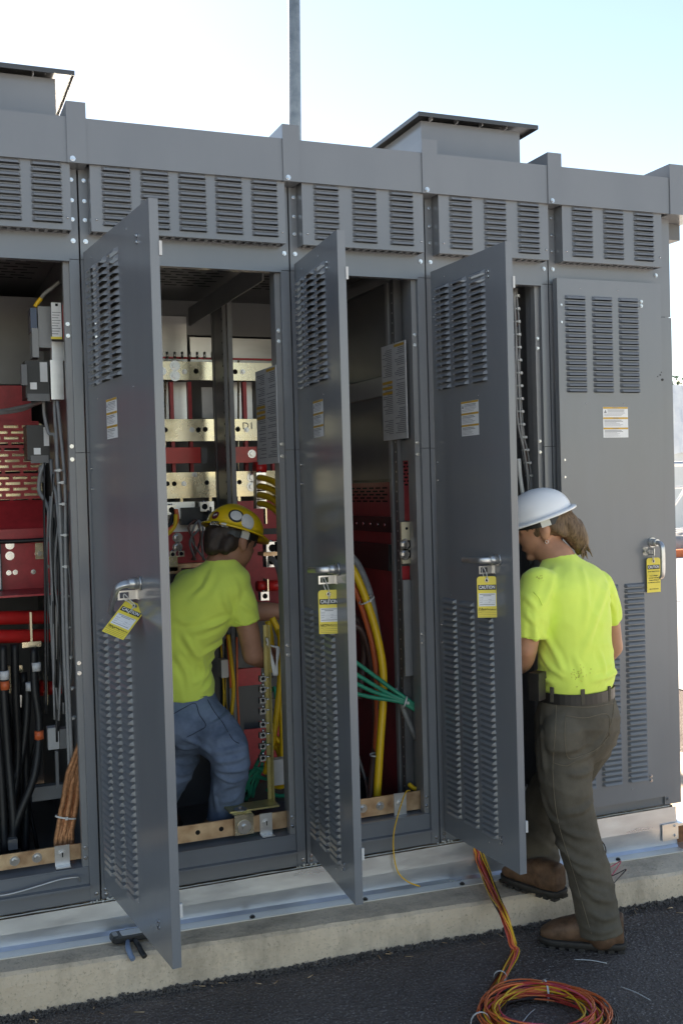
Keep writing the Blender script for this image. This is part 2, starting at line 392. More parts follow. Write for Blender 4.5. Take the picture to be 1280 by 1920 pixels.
def make_door(cab, i, width, th, cstart, uh, phi, boltu, hx=None, hy=-.027):
    x0 = (SX[i] + .0078) if hx is None else hx
    cols = [cstart + .131 * k for k in range(3)]; H = ZD1 - ZD0
    rows = [r - ZD0 for r in UP_ROWS + LO_ROWS]
    g = MB(); slotted(g, 0, width, 0, H, 0, cols, rows)
    t = .027; s = .0016
    g.box(0, s, 0, t, 0, H); g.box(width - s, width, .0002, t, 0, H); g.box(s, width - s, .0002, t, 0, s); g.box(s, width - s, .0002, t, H - s, H)
    g.box(s, .02, t - s, t, s, H - s); g.box(width - .02, width - s, t - s, t, s, H - s)        # folded inner returns
    d = g.build('door', 'gray_paint', cab, Vector((x0, hy, ZD0)) - cab.location, (0, 0, -th))
    for c in cols:
        for r in rows: link('louver', LOUV, d, (c + W/2, 0, r))
    link('warning_label', LABEL, d, (cstart + .175, 0, 2.016 - ZD0))
    link('handle', handle_mesh(phi), d, (uh, 0, 1.444 - ZD0)); link('hasp', HASP, d, (uh - .035, 0, 1.408 - ZD0))
    for z in (2.458, 2.440, .452, .434):
        g = MB(); g.bolt((0,0,0), (0,-1,0), .0062, .007); g.build('bolt', 'chrome', d, (boltu, 0, z - ZD0))
    g = MB()
    for u, z in ((.02, 2.43), (.02, 2.36), (.02, 1.80), (.02, 1.73), (.02, 1.17), (.02, 1.10)): g.bolt((u, 0, z - ZD0), (0,-1,0), .0042, .004)
    for u, z in ((.11, 2.5), (width - .22, 2.5), (.13, 2.03), (width - .2, 2.03), (.1, 1.29), (width - .2, .41)): g.ball((u, -.001, z - ZD0), .0026, .002, .0026, 8)
    tag(g.build('door_screws', 'chrome', d), kind='stuff')
    for z in (2.40, .52):
        g = MB(); g.box(width - .005, width + .004, .026, .034, z - ZD0 - .02, z - ZD0 + .02); g.build('latch_keeper', 'paper_gray', d)
    return d
doors = []
for (i, w_, th_, c_, uh_, ph_, bu_) in ((1, .7415, 1.4767, .058, .545, R(48), .622), (2, .5383, 1.6549, .030, .455, R(86), .420), (3, .5383, 1.5471, .038, .447, R(88), .424)):
    doors.append(make_door(cabs[i], i, w_, th_, c_, uh_, ph_, bu_))
doors.append(make_door(cabs[4], 4, .517, 0., .036, .445, 0., .415, hx=1.888, hy=-.046))

ZJ = 1.857
for i in range(5):
    X0, X1, cab = SX[i], SX[i+1], cabs[i]
    # stiles, split at the joint line
    for a, b in ((X0 + .003, X0 + .036), (X1 - .036, X1 - .003)):
        g = MB(); g.box(a, b, 0, .05, .302, ZJ - .001); g.box(a, b, 0, .05, ZJ + .001, 2.5185); wb(g, 'front_stile', 'gray_paint', cab)
    for a, b, sg in ((X0 + .036, X0 + .056, 1), (X1 - .056, X1 - .036, -1)):
        g = MB(); g.box(a, b, .018, .05, .42, 2.515)
        a2, b2 = (a, b - .010) if sg > 0 else (a + .010, b)
        g.box(a2, b2, .062, .104, .42, 2.60); g.box(a2, b2, .05, .0615, .42, 2.515, 1)
        wb(g, 'inner_post', ['gray_inner', 'gray_dark'], cab)
    g = MB()
    for x in (X0 + .021, X1 - .021):
        for z in (2.582,): g.bolt((x, -.0015, z), (0,-1,0), .0070, .007)
        for z in (2.79, 2.72, 2.655): g.bolt((x, -.0015, z), (0,-1,0), .0060, .006)
    for x in (X1 - .046,):
        for z in (2.30, 2.26, 1.88, 1.835, 1.13, 1.095, .485, .45): g.bolt((x, .0175, z), (0,-1,0), .0060, .006)
    for x in (X0 + .046,):
        for z in (2.30, 2.26, 1.88, 1.835): g.bolt((x, .0175, z), (0,-1,0), .0060, .006)
    for x, z in ((X1 - .015, .325), (X0 + .018, .335), (X0 + .018, .318)): g.bolt((x, -.001, z), (0,-1,0), .006, .006)
    tag(wb(g, 'bolts', 'chrome', cab), kind='stuff')
    # header
    g = MB(); g.box(X0 + .003, X1 - .003, 0, .03, 2.5205, 2.9); g.box(X0 + .036, X1 - .036, -.006, .03, 2.512, 2.5195); wb(g, 'header_panel', 'gray_paint', cab)
    # louvre box
    a, b = X0 + .033, X1 - .033; z0, z1 = 2.605, 2.85
    n = 5 if X1 - X0 > .6 else 3; c0 = a + (.044 if n == 3 else .037)
    cols = [c0 + (.1525 if n == 3 else .1325) * k for k in range(n)]; rows = [2.823 - .0205 * k + .004 for k in range(10)]
    g = MB(); slotted(g, a, b, z0, z1, -.060, cols, rows)
    g.box(a, a + .002, -.0598, -.0005, z0, z1); g.box(b - .002, b, -.0598, -.0005, z0, z1); g.box(a + .002, b - .002, -.0598, -.045, z0, z0 + .002); g.box(a + .002, b - .002, -.010, -.0005, z0, z0 + .002)
    for k in range(int((b - a) / .03)): x = a + .01 + k * .03; g.box(x, x + .012, -.045, -.010, z0, z0 + .002)
    bx = wb(g, 'louver_box', 'gray_paint', cab)
    for c in cols:
        for r in rows: link('louver', LOUV, bx, (c + W/2, -.060, r))
    g = MB(); g.ball((a + .018, -.061, 2.645), .004, .003, .004, 8); g.ball((b - .012, -.061, 2.645), .004, .003, .004, 8); g.build('screw', 'chrome', bx)
    # fascia and roof
    g = MB(); g.box(X0 + .001, X1 - .001, -.074, -.062, 2.828, 2.979); g.box(X0 + .001, X1 - .001, -.0615, 1.66, 2.955, 2.977); wb(g, 'roof_panel', 'gray_paint', cab)
    if i < 4:
        g = MB(); g.box(X1 - .042, X1 + .023, -.0795, 1.67, 2.826, 3.030); wb(g, 'roof_joint_cap', 'gray_paint', cab)
        g = MB(); g.bolt((X1 - .025, -.081, 2.838), (0,-1,0), .008, .007); wb(g, 'cap_bolt', 'chrome', cab)
    # sill
    a, b = X0 + .037, X1 - .037
    g = MB(); g.box(X0 + .036, X1 - .036, .004, .05, .302, .352); g.box(a, b, -.012, .05, .3525, .3605); g.box(a, b, .010, .05, .361, .414); g.box(a, b, .010, .10, .4145, .420); g.box(a, b, .13, .16, .35, .43)
    wb(g, 'sill', 'gray_paint', cab)
    # enclosure shell
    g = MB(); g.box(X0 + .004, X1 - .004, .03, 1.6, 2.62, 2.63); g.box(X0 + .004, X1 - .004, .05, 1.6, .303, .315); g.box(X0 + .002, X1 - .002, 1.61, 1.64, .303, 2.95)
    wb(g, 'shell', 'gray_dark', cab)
    g = MB()
    for r in range(14):
        for q in range(int((X1 - X0 - .16) / .075)):
            x = X0 + .08 + q * .075 + (.035 if r % 2 else 0); y = .15 + r * .055; g.face([(x, y, 2.6195), (x, y + .018, 2.6195), (x + .055, y + .018, 2.6195), (x + .055, y, 2.6195)])
    tag(wb(g, 'ceiling_slots', 'hole', cab), kind='stuff')
# end wall, corner post and roof edge of the end cabinet
c4 = cabs[4]
g = MB(); g.box(2.4355, 2.497, 0.001, .06, .302, 2.404); g.box(2.4355, 2.493, .001, .06, 2.407, 2.83); wb(g, 'corner_post', 'gray_paint', c4)
g = MB(); g.box(2.462, 2.496, .0605, 1.64, .302, 2.83); wb(g, 'end_wall', 'gray_paint', c4)
g = MB(); g.box(2.4375, 2.62, -.0795, 1.67, 2.826, 3.036); wb(g, 'roof_end_cap', 'gray_paint', c4)
g = MB(); g.box(2.497, 2.60, .06, 1.5, 2.755, 2.825); wb(g, 'end_vent_box', 'gray_dark', c4)
g = MB(); g.box(2.405, 2.4345, -.006, .0005, .306, .372); g.bolt((2.42, -.007, .355), (0,-1,0), .006); g.bolt((2.42, -.007, .328), (0,-1,0), .006); wb(g, 'corner_tab', ['gray_paint'], c4)
# partitions
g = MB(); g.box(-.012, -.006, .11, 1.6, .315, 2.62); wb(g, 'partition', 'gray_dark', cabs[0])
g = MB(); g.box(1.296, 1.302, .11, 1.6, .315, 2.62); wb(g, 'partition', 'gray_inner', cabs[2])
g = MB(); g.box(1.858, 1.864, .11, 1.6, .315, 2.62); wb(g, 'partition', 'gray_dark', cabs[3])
# scuffs on the end cabinet's door
g = MB()
for (px, py, s) in ((1237,703,.004),(1241,712,.007),(1232,706,.003),(1239,698,.003)):
    q = at(px, py, -.0468); g.ball(q, s, .0004, s*.8, 8)
wb(g, 'scuff', 'ink', c4)

# roof vents
pm('cap_shaded', (.055, .058, .062), .35, 0, .1, 4)  # dark colour puts the shade of the vent cap into its paint
def roof_vent(cab, x0, x1, y0, y1, ztop, ovl, ovr):
    g = MB(); g.box(x0, x1, y0, y1, 2.978, ztop); v = wb(g, 'roof_vent', 'gray_paint', cab)
    g = MB(); a, b, c, d = x0 - ovl, x1 + ovr, y0 - .05, y1 + .05
    g.face([(a,c,ztop+.018),(b,c,ztop+.018),(b,d,ztop+.018),(a,d,ztop+.018)]); g.face([(a,c,ztop+.016),(a,d,ztop+.016),(b,d,ztop+.016),(b,c,ztop+.016)])
    g.box(a, b, c, c + .002, ztop + .001, ztop + .0175); g.box(a, a + .002, c + .002, d, ztop + .001, ztop + .0175); g.box(b - .002, b, c + .002, d, ztop + .001, ztop + .0175)
    g.build('vent_cap', 'cap_shaded', v)
    for k in range(4):
        g = MB(); x = x0 + (x1 - x0) * (k + .3) / 4; g.box(x, x + .005, y0 - .03, y0 - .0005, ztop - .003, ztop + .015); g.build('vent_bracket', 'galv', v)
roof_vent(cabs[3], 1.418, 1.884, .2, .95, 3.203, .034, .062)
roof_vent(cabs[0], -.50, -.036, .2, .95, 3.203, .062, .062)
# ------------------------------------------------------------------ unseen plain block extends the row leftwards, added to keep sun off the doors
g = MB(); g.box(-6.0, -.765, -.074, 1.66, 2.828, 2.979); g.box(-6.0, -.765, 0, 1.64, .302, 2.827); wb(g, 'sun_block_extension', 'gray_paint', cabs[0])

# ------------------------------------------------------------------ interior helpers
def bpx(cab, name, mats, x0, y0, x1, y1, Y, dep=.01, label=None, bolts=None, holes=None):
    """box whose front lies in the plane Y between two measured corners"""
    a, b = at(x0, y0, Y), at(x1, y1, Y); g = MB(); g.box(a.x, b.x, Y, Y + dep, a.z, b.z)
    o = wb(g, name, mats, cab)
    if label: o['label'] = label
    for q in (bolts or []):
        c = at(q[0], q[1], Y); k = MB(); r = q[2] if len(q) > 2 else .011
        k.tube([(c.x, Y, c.z), (c.x, Y - .003, c.z)], r * 1.5, 14, smooth=False); k.tube([(c.x, Y - .002, c.z), (c.x, Y - .014, c.z)], r * .85, 6, smooth=False); k.build('bolt', 'chrome', o)
    for q in (holes or []):
        c = at(q[0], q[1], Y); k = MB(); k.tube([(c.x, Y + .004, c.z), (c.x, Y - .0004, c.z)], q[2], 14); k.build('bolt_hole', 'hole', o)
    return o
def cable(cab, name, mat, pts, r, n=8, seg=10, label=None):
    q = [at(*p) for p in pts]; g = MB(); g.tube(spline(q, n), r, seg); o = wb(g, name, mat, cab)
    if label: o['label'] = label
    return o
def tie(cab, c, d, r, mat='tie_plastic'):
    """cable tie round a bundle: a band with its head"""
    c = Vector(c); d = Vector(d).normalized(); g = MB(); u = d.orthogonal().normalized(); w = d.cross(u); rs = []
    for k in range(16):
        t = 2*math.pi*k/16; e = u*math.cos(t) + w*math.sin(t)
        rs.append([c + e*r + d*.003, c + e*(r + .0015) + d*.003, c + e*(r + .0015) - d*.003, c + e*r - d*.003])
    g.rings(rs, closed=True, cap=False, smooth=False); h = c + Vector((0, -1, 0)) * (r + .003); g.box(h.x - .005, h.x + .005, h.y - .004, h.y + .003, h.z - .005, h.z + .005)
    return wb(g, 'cable_tie', mat, cab) if cab else g
def slots_sheet(cab, name, mat, X0, X1, Z0, Z1, Y, pitch=.024, sl=.012, L_=.06, br=.014):
    """sheet punched with rows of staggered slots"""
    g = MB(); z = Z0; r = 0
    while z < Z1 - pitch:
        g.box(X0, X1, Y, Y + .003, z, z + pitch - sl)
        x = X0 - (L_/2 if r % 2 else 0)
        while x < X1:
            a, b = max(X0, x), min(X1, x + br)
            if b > a: g.box(a, b, Y, Y + .003, z + pitch - sl, z + pitch)
            x += L_ + br
        z += pitch; r += 1
    g.box(X0, X1, Y, Y + .003, z, Z1); return wb(g, name, mat, cab)
def lug(cab, c, s=.022, mi='chrome', dirv=(0,-1,0)):
    g = MB(); c = Vector(c); g.box(c.x - s, c.x + s, c.y - s, c.y + s, c.z - s, c.z + s, 0); n = Vector(dirv)
    g.tube([c + n*(s - .001), c + n*(s + .0006)], s*.62, 14, 1); g.tube([c + Vector((0,0,s)), c + Vector((0,0,s + .006))], s*.4, 8, 0)
    return wb(g, 'terminal_lug', [mi, 'hole'], cab)

# ------------------------------------------------------------------ cabinet 0 (left edge of the picture)
c0 = cabs[0]
bpx(c0, 'back_panel', 'gray_inner', -260, 545, 150, 722, 1.02, .01)
bpx(c0, 'insulating_board', 'red_board', -260, 720, 60, 792, .98, .012, 'dark red insulating board')
a, b = at(-200, 790, .95), at(78, 945, .95); slots_sheet(c0, 'slotted_screen', 'red_board', a.x, b.x, b.z, a.z, .95)
for k in range(3):
    y = 795 + k * 52; bpx(c0, 'bus_bar', 'brass', -200, y, 80, y + 36, .985, .012)
a, b = at(-200, 945, .95), at(92, 1000, .80); g = MB(); g.face([(a.x, .95, a.z), (a.x, .80, b.z), (b.x, .80, b.z), (b.x, .95, a.z)]); wb(g, 'sloping_board', 'red_board', c0)
bpx(c0, 'insulating_board', 'red_board', -200, 1001, 95, 1112, .80, .012, 'red board with bolts', bolts=[(19,1022,.012),(19,1042,.012),(74,1038,.012),(17,1074,.007),(29,1073,.007),(63,1072,.007),(88,1062,.007),(88,1096,.007)])
bpx(c0, 'bus_tab', 'brass', 66, 1018, 82, 1048, .793, .006)
a, b = at(-200, 1134, .52), at(118, 1134, .52); zt = a.z; g = MB(); g.box(a.x, b.x, .52, .80, zt, zt + .008); wb(g, 'shelf_board', 'red_board', c0)
bpx(c0, 'fuse_body', 'black', -30, 1022, 6, 1118, .74, .05, bolts=None); bpx(c0, 'fuse_label', 'paper', -30, 1040, 3, 1105, .737, .002)
for y in (1157, 1192): 
    q0, q1 = at(-150, y + 4, .60), at(100, y, .60); g = MB(); g.tube([q0, q1], .027, 18); wb(g, 'insulator_tube', 'red_tube', c0)
bpx(c0, 'bus_bar', 'brass', 56, 1148, 62, 1212, .56, .05); bpx(c0, 'bus_tab', 'brass', 42, 1205, 78, 1212, .55, .08)
bpx(c0, 'cable_shroud', 'galv', 94, 1136, 112, 1236, .56, .02)
q0, q1 = at(75, 1290, .75), at(128, 1290, .72); g = MB(); g.tube([q0, q1], [.034, .02], 16); wb(g, 'insulator_tube', 'red_tube', c0)
bpx(c0, 'bus_bar', 'brass', 84, 1262, 91, 1322, .66, .06); bpx(c0, 'bus_tab', 'galv', 26, 1305, 42, 1326, .62, .02); bpx(c0, 'bus_bar', 'brass', 16, 1250, 22, 1300, .66, .06); bpx(c0, 'bus_bar', 'brass', 36, 1248, 44, 1290, .68, .06)
for pts in ([(6,1210,.50),(8,1300,.48),(16,1420,.46),(26,1540,.42),(24,1600,.42)], [(28,1208,.56),(30,1300,.55),(34,1420,.55),(20,1520,.5),(-20,1590,.45)], [(64,1215,.52),(66,1290,.50),(74,1360,.48),(66,1450,.44),(36,1530,.42),(18,1590,.42)],
            [(52,1280,.6),(50,1350,.58),(40,1420,.56),(10,1500,.5),(-15,1560,.45)], [(44,1260,.64),(48,1380,.62),(50,1480,.6),(48,1600,.56)], [(-14,1220,.5),(-8,1340,.48),(2,1450,.46),(10,1600,.42)], [(4,1330,.62),(6,1420,.6),(14,1500,.58),(14,1600,.55)]):
    cable(c0, 'power_cable', 'rubber', pts, .016)
for (x, y, Y, mt) in ((10,1285,.475,'orange_cable'),(74,1378,.462,'orange_cable'),(9,1266,.476,'paper'),(69,1250,.50,'paper'),(57,1287,.576,'paper')):
    q = at(x, y, Y); g = MB(); g.tube([q + Vector((0,0,.016)), q - Vector((0,0,.016))], .0175, 12); wb(g, 'phase_band' if mt[0] == 'o' else 'wire_marker', mt, c0)
bpx(c0, 'cable_clamp', 'galv', 16, 1575, 34, 1592, .38, .03)
# breaker stack on the right hand side
bpx(c0, 'meter_housing', 'gray_inner', 71, 574, 98, 652, .26, .10); bpx(c0, 'meter_front', 'screen_blue', 57, 577, 70.5, 622, .262, .09)
bpx(c0, 'clear_cover', 'gray_inner', 60, 615, 74, 670, .255, .08); bpx(c0, 'wire_duct', 'galv', 97, 640, 122, 676, .25, .05)
br = bpx(c0, 'circuit_breaker', 'black', 47, 676, 94, 746, .22, .14); 
def sub_px(par, cab, name, mt, x0, y0, x1, y1, Y, dep=.003):
    a, b = at(x0, y0, Y), at(x1, y1, Y); g = MB(); g.box(a.x, b.x, Y, Y + dep, a.z, b.z); return g.build(name, mt, par)
sub_px(br, c0, 'breaker_nameplate', 'paper_gray', 75, 679, 90, 716, .216); sub_px(br, c0, 'breaker_button', 'paper', 57, 717, 70, 730, .214, .005); sub_px(br, c0, 'breaker_toggle', 'gray_dark', 40, 683, 52, 722, .19, .03); sub_px(br, c0, 'breaker_foot', 'gray_dark', 52, 738, 94, 752, .21, .01)
bpx(c0, 'breaker_bracket', 'galv', 94.5, 675, 121, 749, .21, .12)
br = bpx(c0, 'circuit_breaker', 'black', 50, 797, 94, 862, .30, .12); sub_px(br, c0, 'breaker_nameplate', 'paper_gray', 82, 801, 93, 836, .296); sub_px(br, c0, 'breaker_button', 'paper', 64, 840, 77, 852, .294, .005); sub_px(br, c0, 'breaker_foot', 'gray_dark', 58, 854, 92, 868, .29, .01)
tg = bpx(c0, 'instruction_tag', 'paper', 96, 567, 117, 636, .18, .0015, 'white instruction tag with red and yellow edges')
sub_px(tg, c0, 'red_edge', 'red_tube', 117.2, 571, 121, 636, .18, .0015); sub_px(tg, c0, 'yellow_edge', 'tag_yellow', 96, 631, 117, 636, .179, .001); sub_px(tg, c0, 'grommet', 'hole', 104, 569, 109, 574, .179, .001)
for k in range(9): sub_px(tg, c0, 'print_line', 'print_gray', 98, 585 + k*5, 114 - (k % 3)*2, 586.6 + k*5, .179, .0008)
for pts in ([(70,572,.3),(82,553,.28),(98,540,.27),(112,528,.26)],): cable(c0, 'control_cable', 'wire_gray', pts, .007); 
cable(c0, 'control_cable', 'yellow_cable', [(66,575,.29),(72,566,.285),(78,559,.28)], .008)
for k, pts in enumerate(([(82,752,.27),(84,780,.27),(92,812,.25),(104,820,.22),(108,880,.18),(116,960,.16),(121,1080,.14),(124,1200,.13),(130,1330,.12),(134,1440,.12)], [(102,750,.24),(104,790,.22),(106,815,.2),(108,870,.17),(112,940,.15),(117,1080,.13),(120,1200,.125),(126,1330,.115),(131,1450,.11)],
             [(108,752,.22),(113,800,.19),(119,860,.16),(123,930,.14),(124,1080,.12),(128,1250,.11),(135,1420,.10)], [(96,862,.3),(99,900,.25),(106,930,.2),(113,1010,.16),(119,1100,.14)], [(84,868,.3),(76,890,.3),(74,920,.3),(84,938,.28),(94,965,.24),(98,1020,.22),(100,1090,.2)], [(80,905,.32),(76,880,.32),(82,872,.32)], [(92,940,.3),(95,1000,.3),(99,1100,.3)], [(101,945,.3),(104,1010,.3),(107,1100,.3)])):
    cable(c0, 'control_cable', 'wire_gray', pts, .0062 if k < 4 else .0075)
for (x, y) in ((110,882),(116,905),(118,945),(121,1003),(122,1062),(124,1118),(126,1176),(130,1232),(133,1290),(136,1345)):
    q = at(x, y, .135); tie(c0, q, (0,0,1), .013)
cable(c0, 'control_cable', 'wire_gray', [(-40,772,.6),(0,771,.6),(40,764,.5),(70,756,.4),(84,750,.3)], .008); cable(c0, 'control_cable', 'wire_gray', [(-40,776,.6),(0,775,.6),(45,768,.5),(76,752,.4)], .006)
cable(c0, 'control_cable', 'rubber', [(-40,1016,.78),(30,1015,.78),(96,1011,.74)], .009)
bpx(c0, 'terminal_block', 'paper_gray', 90, 1366, 112, 1404, .45, .05); bpx(c0, 'terminal_block', 'gray_inner', 112.5, 1368, 134, 1402, .44, .05)
bpx(c0, 'cross_channel', 'gray_inner', 60, 1478, 150, 1492, .5, .04); bpx(c0, 'mounting_rail', 'gray_inner', 104, 1410, 112, 1478, .42, .02)
# bare copper braids by the jamb
brd = empty('copper_braid_bundle', at(125, 1590, .13), 0, 'bundle of bare copper braids tied with a cable tie inside the leftmost cabinet', 'copper braids')
for k in range(7):
    o = k - 3; pts = [at(122 + o*5.2, 1612, .12 + .008*(k % 2)), at(121 + o*4.6, 1565, .12), at(130 + o*4.2, 1512, .115 + .01*(k % 3)), at(139 + o*3.8, 1455, .10), at(155 + o*2.4, 1402, .075 + .01*(k % 2)), at(166 + o*2, 1370, .06)]
    g = MB(); sp = spline(pts, 10); g.tube([q + Vector((noise.noise(q*30)*.003, 0, 0)) for q in sp], .0105, 10); wb(g, 'copper_braid', 'braid', brd)
q = at(124, 1532, .115); g = tie(None, (0,0,0), (.25,0,1), .036); t_ = g.build('cable_tie', 'tie_plastic', brd, q - brd.location); t_.scale = (1, .5, 1)

# ground bus along the bottom of each open cabinet
def ground_bus(cab, pxl, pyl_t, pyl_b, pxr, pyr_t, pyr_b, Y, bolts, clip):
    a, b, c, d = at(pxl, pyl_t, Y), at(pxl, pyl_b, Y), at(pxr, pyr_t, Y), at(pxr, pyr_b, Y)
    zt, zb = (a.z + c.z)/2, (b.z + d.z)/2; g = MB(); g.box(a.x, c.x, Y, Y + .008, zb, zt); o = wb(g, 'ground_bus', 'copper', cab)
    for q in bolts:
        k = MB(); x = at(q[0], q[1], Y).x; z = (zt + zb)/2
        if len(q) > 2: k.tube([(x, Y + .002, z), (x, Y - .0004, z)], .009, 14); k.build('bolt_hole', 'hole', o)
        else: k.tube([(x, Y, z), (x, Y - .003, z)], .017, 16, smooth=False); k.tube([(x, Y - .002, z), (x, Y - .013, z)], .010, 6, smooth=False); k.build('bolt', 'steel', o)
    x0, x1 = at(clip[0], pyr_t, Y).x, at(clip[1], pyr_t, Y).x
    g = MB(); g.box(x0, x1, Y - .004, Y - .0005, zb - .012, zt + .004); g.box(x0, x1, Y - .035, Y - .0042, zb - .014, zb - .011); k = (x0 + x1)/2; z = (zb + zt)/2
    g.tube([(k, Y - .004, z), (k, Y - .0065, z)], .015, 16, smooth=False); g.tube([(k, Y - .006, z), (k, Y - .013, z)], .009, 12); g.box(k - .002, k + .002, Y - .0136, Y - .0125, z - .008, z + .008, 1)
    wb(g, 'bus_clip', ['galv', 'hole'], cab)
    return zb, zt
ground_bus(c0, -120, 1628, 1652, 160, 1574, 1608, .055, [(28,1614),(70,1608)], (102, 130))
c1 = cabs[1]
zb, zt = ground_bus(c1, 290, 1560, 1590, 542, 1517, 1550, .055, [(371,1560,1),(415,1553,1)], (486, 509))
# ------------------------------------------------------------------ cabinet 1 (man in the yellow hard hat)
# side frame along the right hand edge: rail at the top, two posts, plate with printed tables
g = MB(); g.box(.690, .728, .11, 1.6, 2.545, 2.585); g.box(.690, .696, .11, 1.6, 2.500, 2.545); wb(g, 'depth_rail', 'gray_inner', c1)
for (y0, y1) in ((.63, .655), (.71, .735), (.87, .895)):
    g = MB(); g.box(.700, .719, y0, y1, .32, 2.544); wb(g, 'inner_upright', 'gray_dark', c1)
g = MB(); g.box(.703, .716, .7355, .8695, 1.40, 2.544); wb(g, 'upright_web', 'gray_dark', c1)
g = MB()
for k in range(40): z = .6 + k*.05; g.tube([(.700, .72, z), (.6992, .72, z)], .005, 8)
tag(wb(g, 'post_holes', 'hole', c1), kind='stuff')
g = MB(); g.box(.694, .734, 1.32, 1.36, .32, 2.544); wb(g, 'inner_upright', 'gray_inner', c1)
def doc_plate(cab, X, Y0, Y1, Z0, Z1, name='document_plate', mt='paper_gray'):
    g = MB(); g.box(X, X + .003, Y0, Y1, Z0, Z1); o = wb(g, name, mt, cab); rr = random.Random(int(X*100)); g = MB(); n = 46
    for cI in range(2):
        ya = Y0 + .012 + cI * (Y1 - Y0) * .5; yb_ = ya + (Y1 - Y0) * .42
        for k in range(n):
            z = Z1 - .02 - k * (Z1 - Z0 - .04) / n
            if rr.random() < .16: continue
            l = rr.uniform(.45, 1.); g.face([(X - .0006, ya, z), (X - .0006, ya, z - .0032), (X - .0006, ya + (yb_ - ya)*l, z - .0032), (X - .0006, ya + (yb_ - ya)*l, z)], 0)
    tag(g.build('printed_lines', 'print_gray', o), kind='stuff'); g = MB()
    for k in range(3): z = Z0 + (Z1 - Z0) * (.62 - .055*k); g.face([(X - .0009, Y0 + (Y1-Y0)*.55, z), (X - .0009, Y0 + (Y1-Y0)*.55, z - .011), (X - .0009, Y1 - .006, z - .011), (X - .0009, Y1 - .006, z)], 0)
    for k in range(1): g.face([(X - .0009, Y0 + .01, Z1 - .006), (X - .0009, Y0 + .01, Z1 - .016), (X - .0009, Y0 + (Y1-Y0)*.45, Z1 - .016), (X - .0009, Y0 + (Y1-Y0)*.45, Z1 - .006)], 0)
    tag(g.build('caution_strips', 'amber', o), kind='stuff'); return o
doc_plate(c1, .700, .012, .262, 1.81, 2.173)
# bus work at the back
bpx(c1, 'back_sheet', 'galv', 240, 590, 352, 690, 1.20, .01); bpx(c1, 'back_sheet', 'galv', 356, 632, 560, 690, 1.22, .01); bpx(c1, 'back_sheet', 'gray_inner', 240, 500, 560, 634, 1.25, .01)
bpx(c1, 'back_sheet', 'galv', 300, 716, 357, 786, 1.20, .01); bpx(c1, 'back_sheet', 'galv', 428, 716, 474, 786, 1.20, .01); bpx(c1, 'back_sheet', 'paper_gray', 378, 726, 400, 784, 1.15, .01)
bpx(c1, 'insulating_board', 'red_board', 240, 667, 560, 677, 1.06, .012)
bpx(c1, 'bus_bar', 'brass', 240, 676, 580, 715, 1.0, .012, bolts=[(328,686,.016),(328,705,.016),(305,696,.012)], holes=[(368,696,.012),(430,697,.012),(441,697,.012)])
bpx(c1, 'bus_bar', 'brass', 240, 786, 580, 825, 1.0, .012, holes=[(310,806,.012),(372,806,.012),(385,805,.012),(446,805,.012)])
bpx(c1, 'bus_bar', 'brass', 240, 888, 580, 927, 1.0, .012, bolts=[(472,895,.016),(472,912,.016)], holes=[(314,907,.011),(327,907,.011),(388,905,.011),(449,904,.011)])
for pts in ((638,),):
    a = at(434, 804, .999); g = MB(); add_text(g, '1- D1', .045, a.x + .055, a.z + .012, .9985, 0); wb(g, 'pencil_mark', 'print_gray', c1)
bpx(c1, 'insulating_board', 'red_tube', 240, 840, 377, 868, .97, .03, 'bright red insulating bar'); bpx(c1, 'bus_splice', 'gray_dark', 377.3, 840, 389, 868, .97, .03)
bpx(c1, 'insulating_board', 'red_tube', 432, 838, 482, 867, .97, .03, 'bright red insulating bar', bolts=[(472,851,.013)])
q = at(477, 878, .95); g = MB(); g.tube([q, q + Vector((.05, 0, 0))], .03, 16); wb(g, 'insulator', 'red_tube', c1)
for x in (310, 434, 447): 
    p0, p1 = at(x, 676, 1.03), at(x, 1000, 1.03); g = MB(); g.tube([p0, p1], .005, 8); wb(g, 'tie_rod', 'brass', c1)
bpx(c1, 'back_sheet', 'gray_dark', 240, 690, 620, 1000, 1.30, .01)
bpx(c1, 'fuse_carrier', 'galv', 312, 942, 366, 972, .72, .06); bpx(c1, 'fuse_carrier', 'galv', 372, 941, 402, 968, .72, .06); bpx(c1, 'fuse_carrier', 'black', 340, 952, 398, 982, .70, .03); lug(c1, at(320, 956, .69), .02); lug(c1, at(382, 950, .69), .02)
bpx(c1, 'mounting_plate', 'galv', 300, 976, 392, 995, .76, .02)
bpx(c1, 'insulating_board', 'red_board', 240, 994, 420, 1062, .78, .012, 'dark red board', bolts=[(333,1008,.015),(333,1026,.015)])
bpx(c1, 'insulating_board', 'red_board', 436, 940, 600, 1062, 1.0, .012); 
bpx(c1, 'transformer_coil', 'brass', 300, 1044, 334, 1070, .70, .05); lug(c1, at(323, 1039, .69), .013); lug(c1, at(339, 1038, .69), .013); bpx(c1, 'copper_strap', 'copper', 240, 1068, 340, 1075, .70, .05); bpx(c1, 'copper_strap', 'copper', 330, 1058, 400, 1062, .72, .06)
for k, (mt, pts) in enumerate((('orange_cable', [(330,955,.66),(332,975,.65),(322,990,.64),(300,1000,.64)]), ('yellow_cable', [(330,965,.65),(328,985,.64),(316,1000,.63),(300,1010,.62)]), ('rubber', [(325,958,.68),(318,985,.66),(300,995,.66)]), ('rubber', [(384,950,.69),(398,975,.65),(398,1000,.6)]))): cable(c1, 'control_cable', mt, pts, .009)
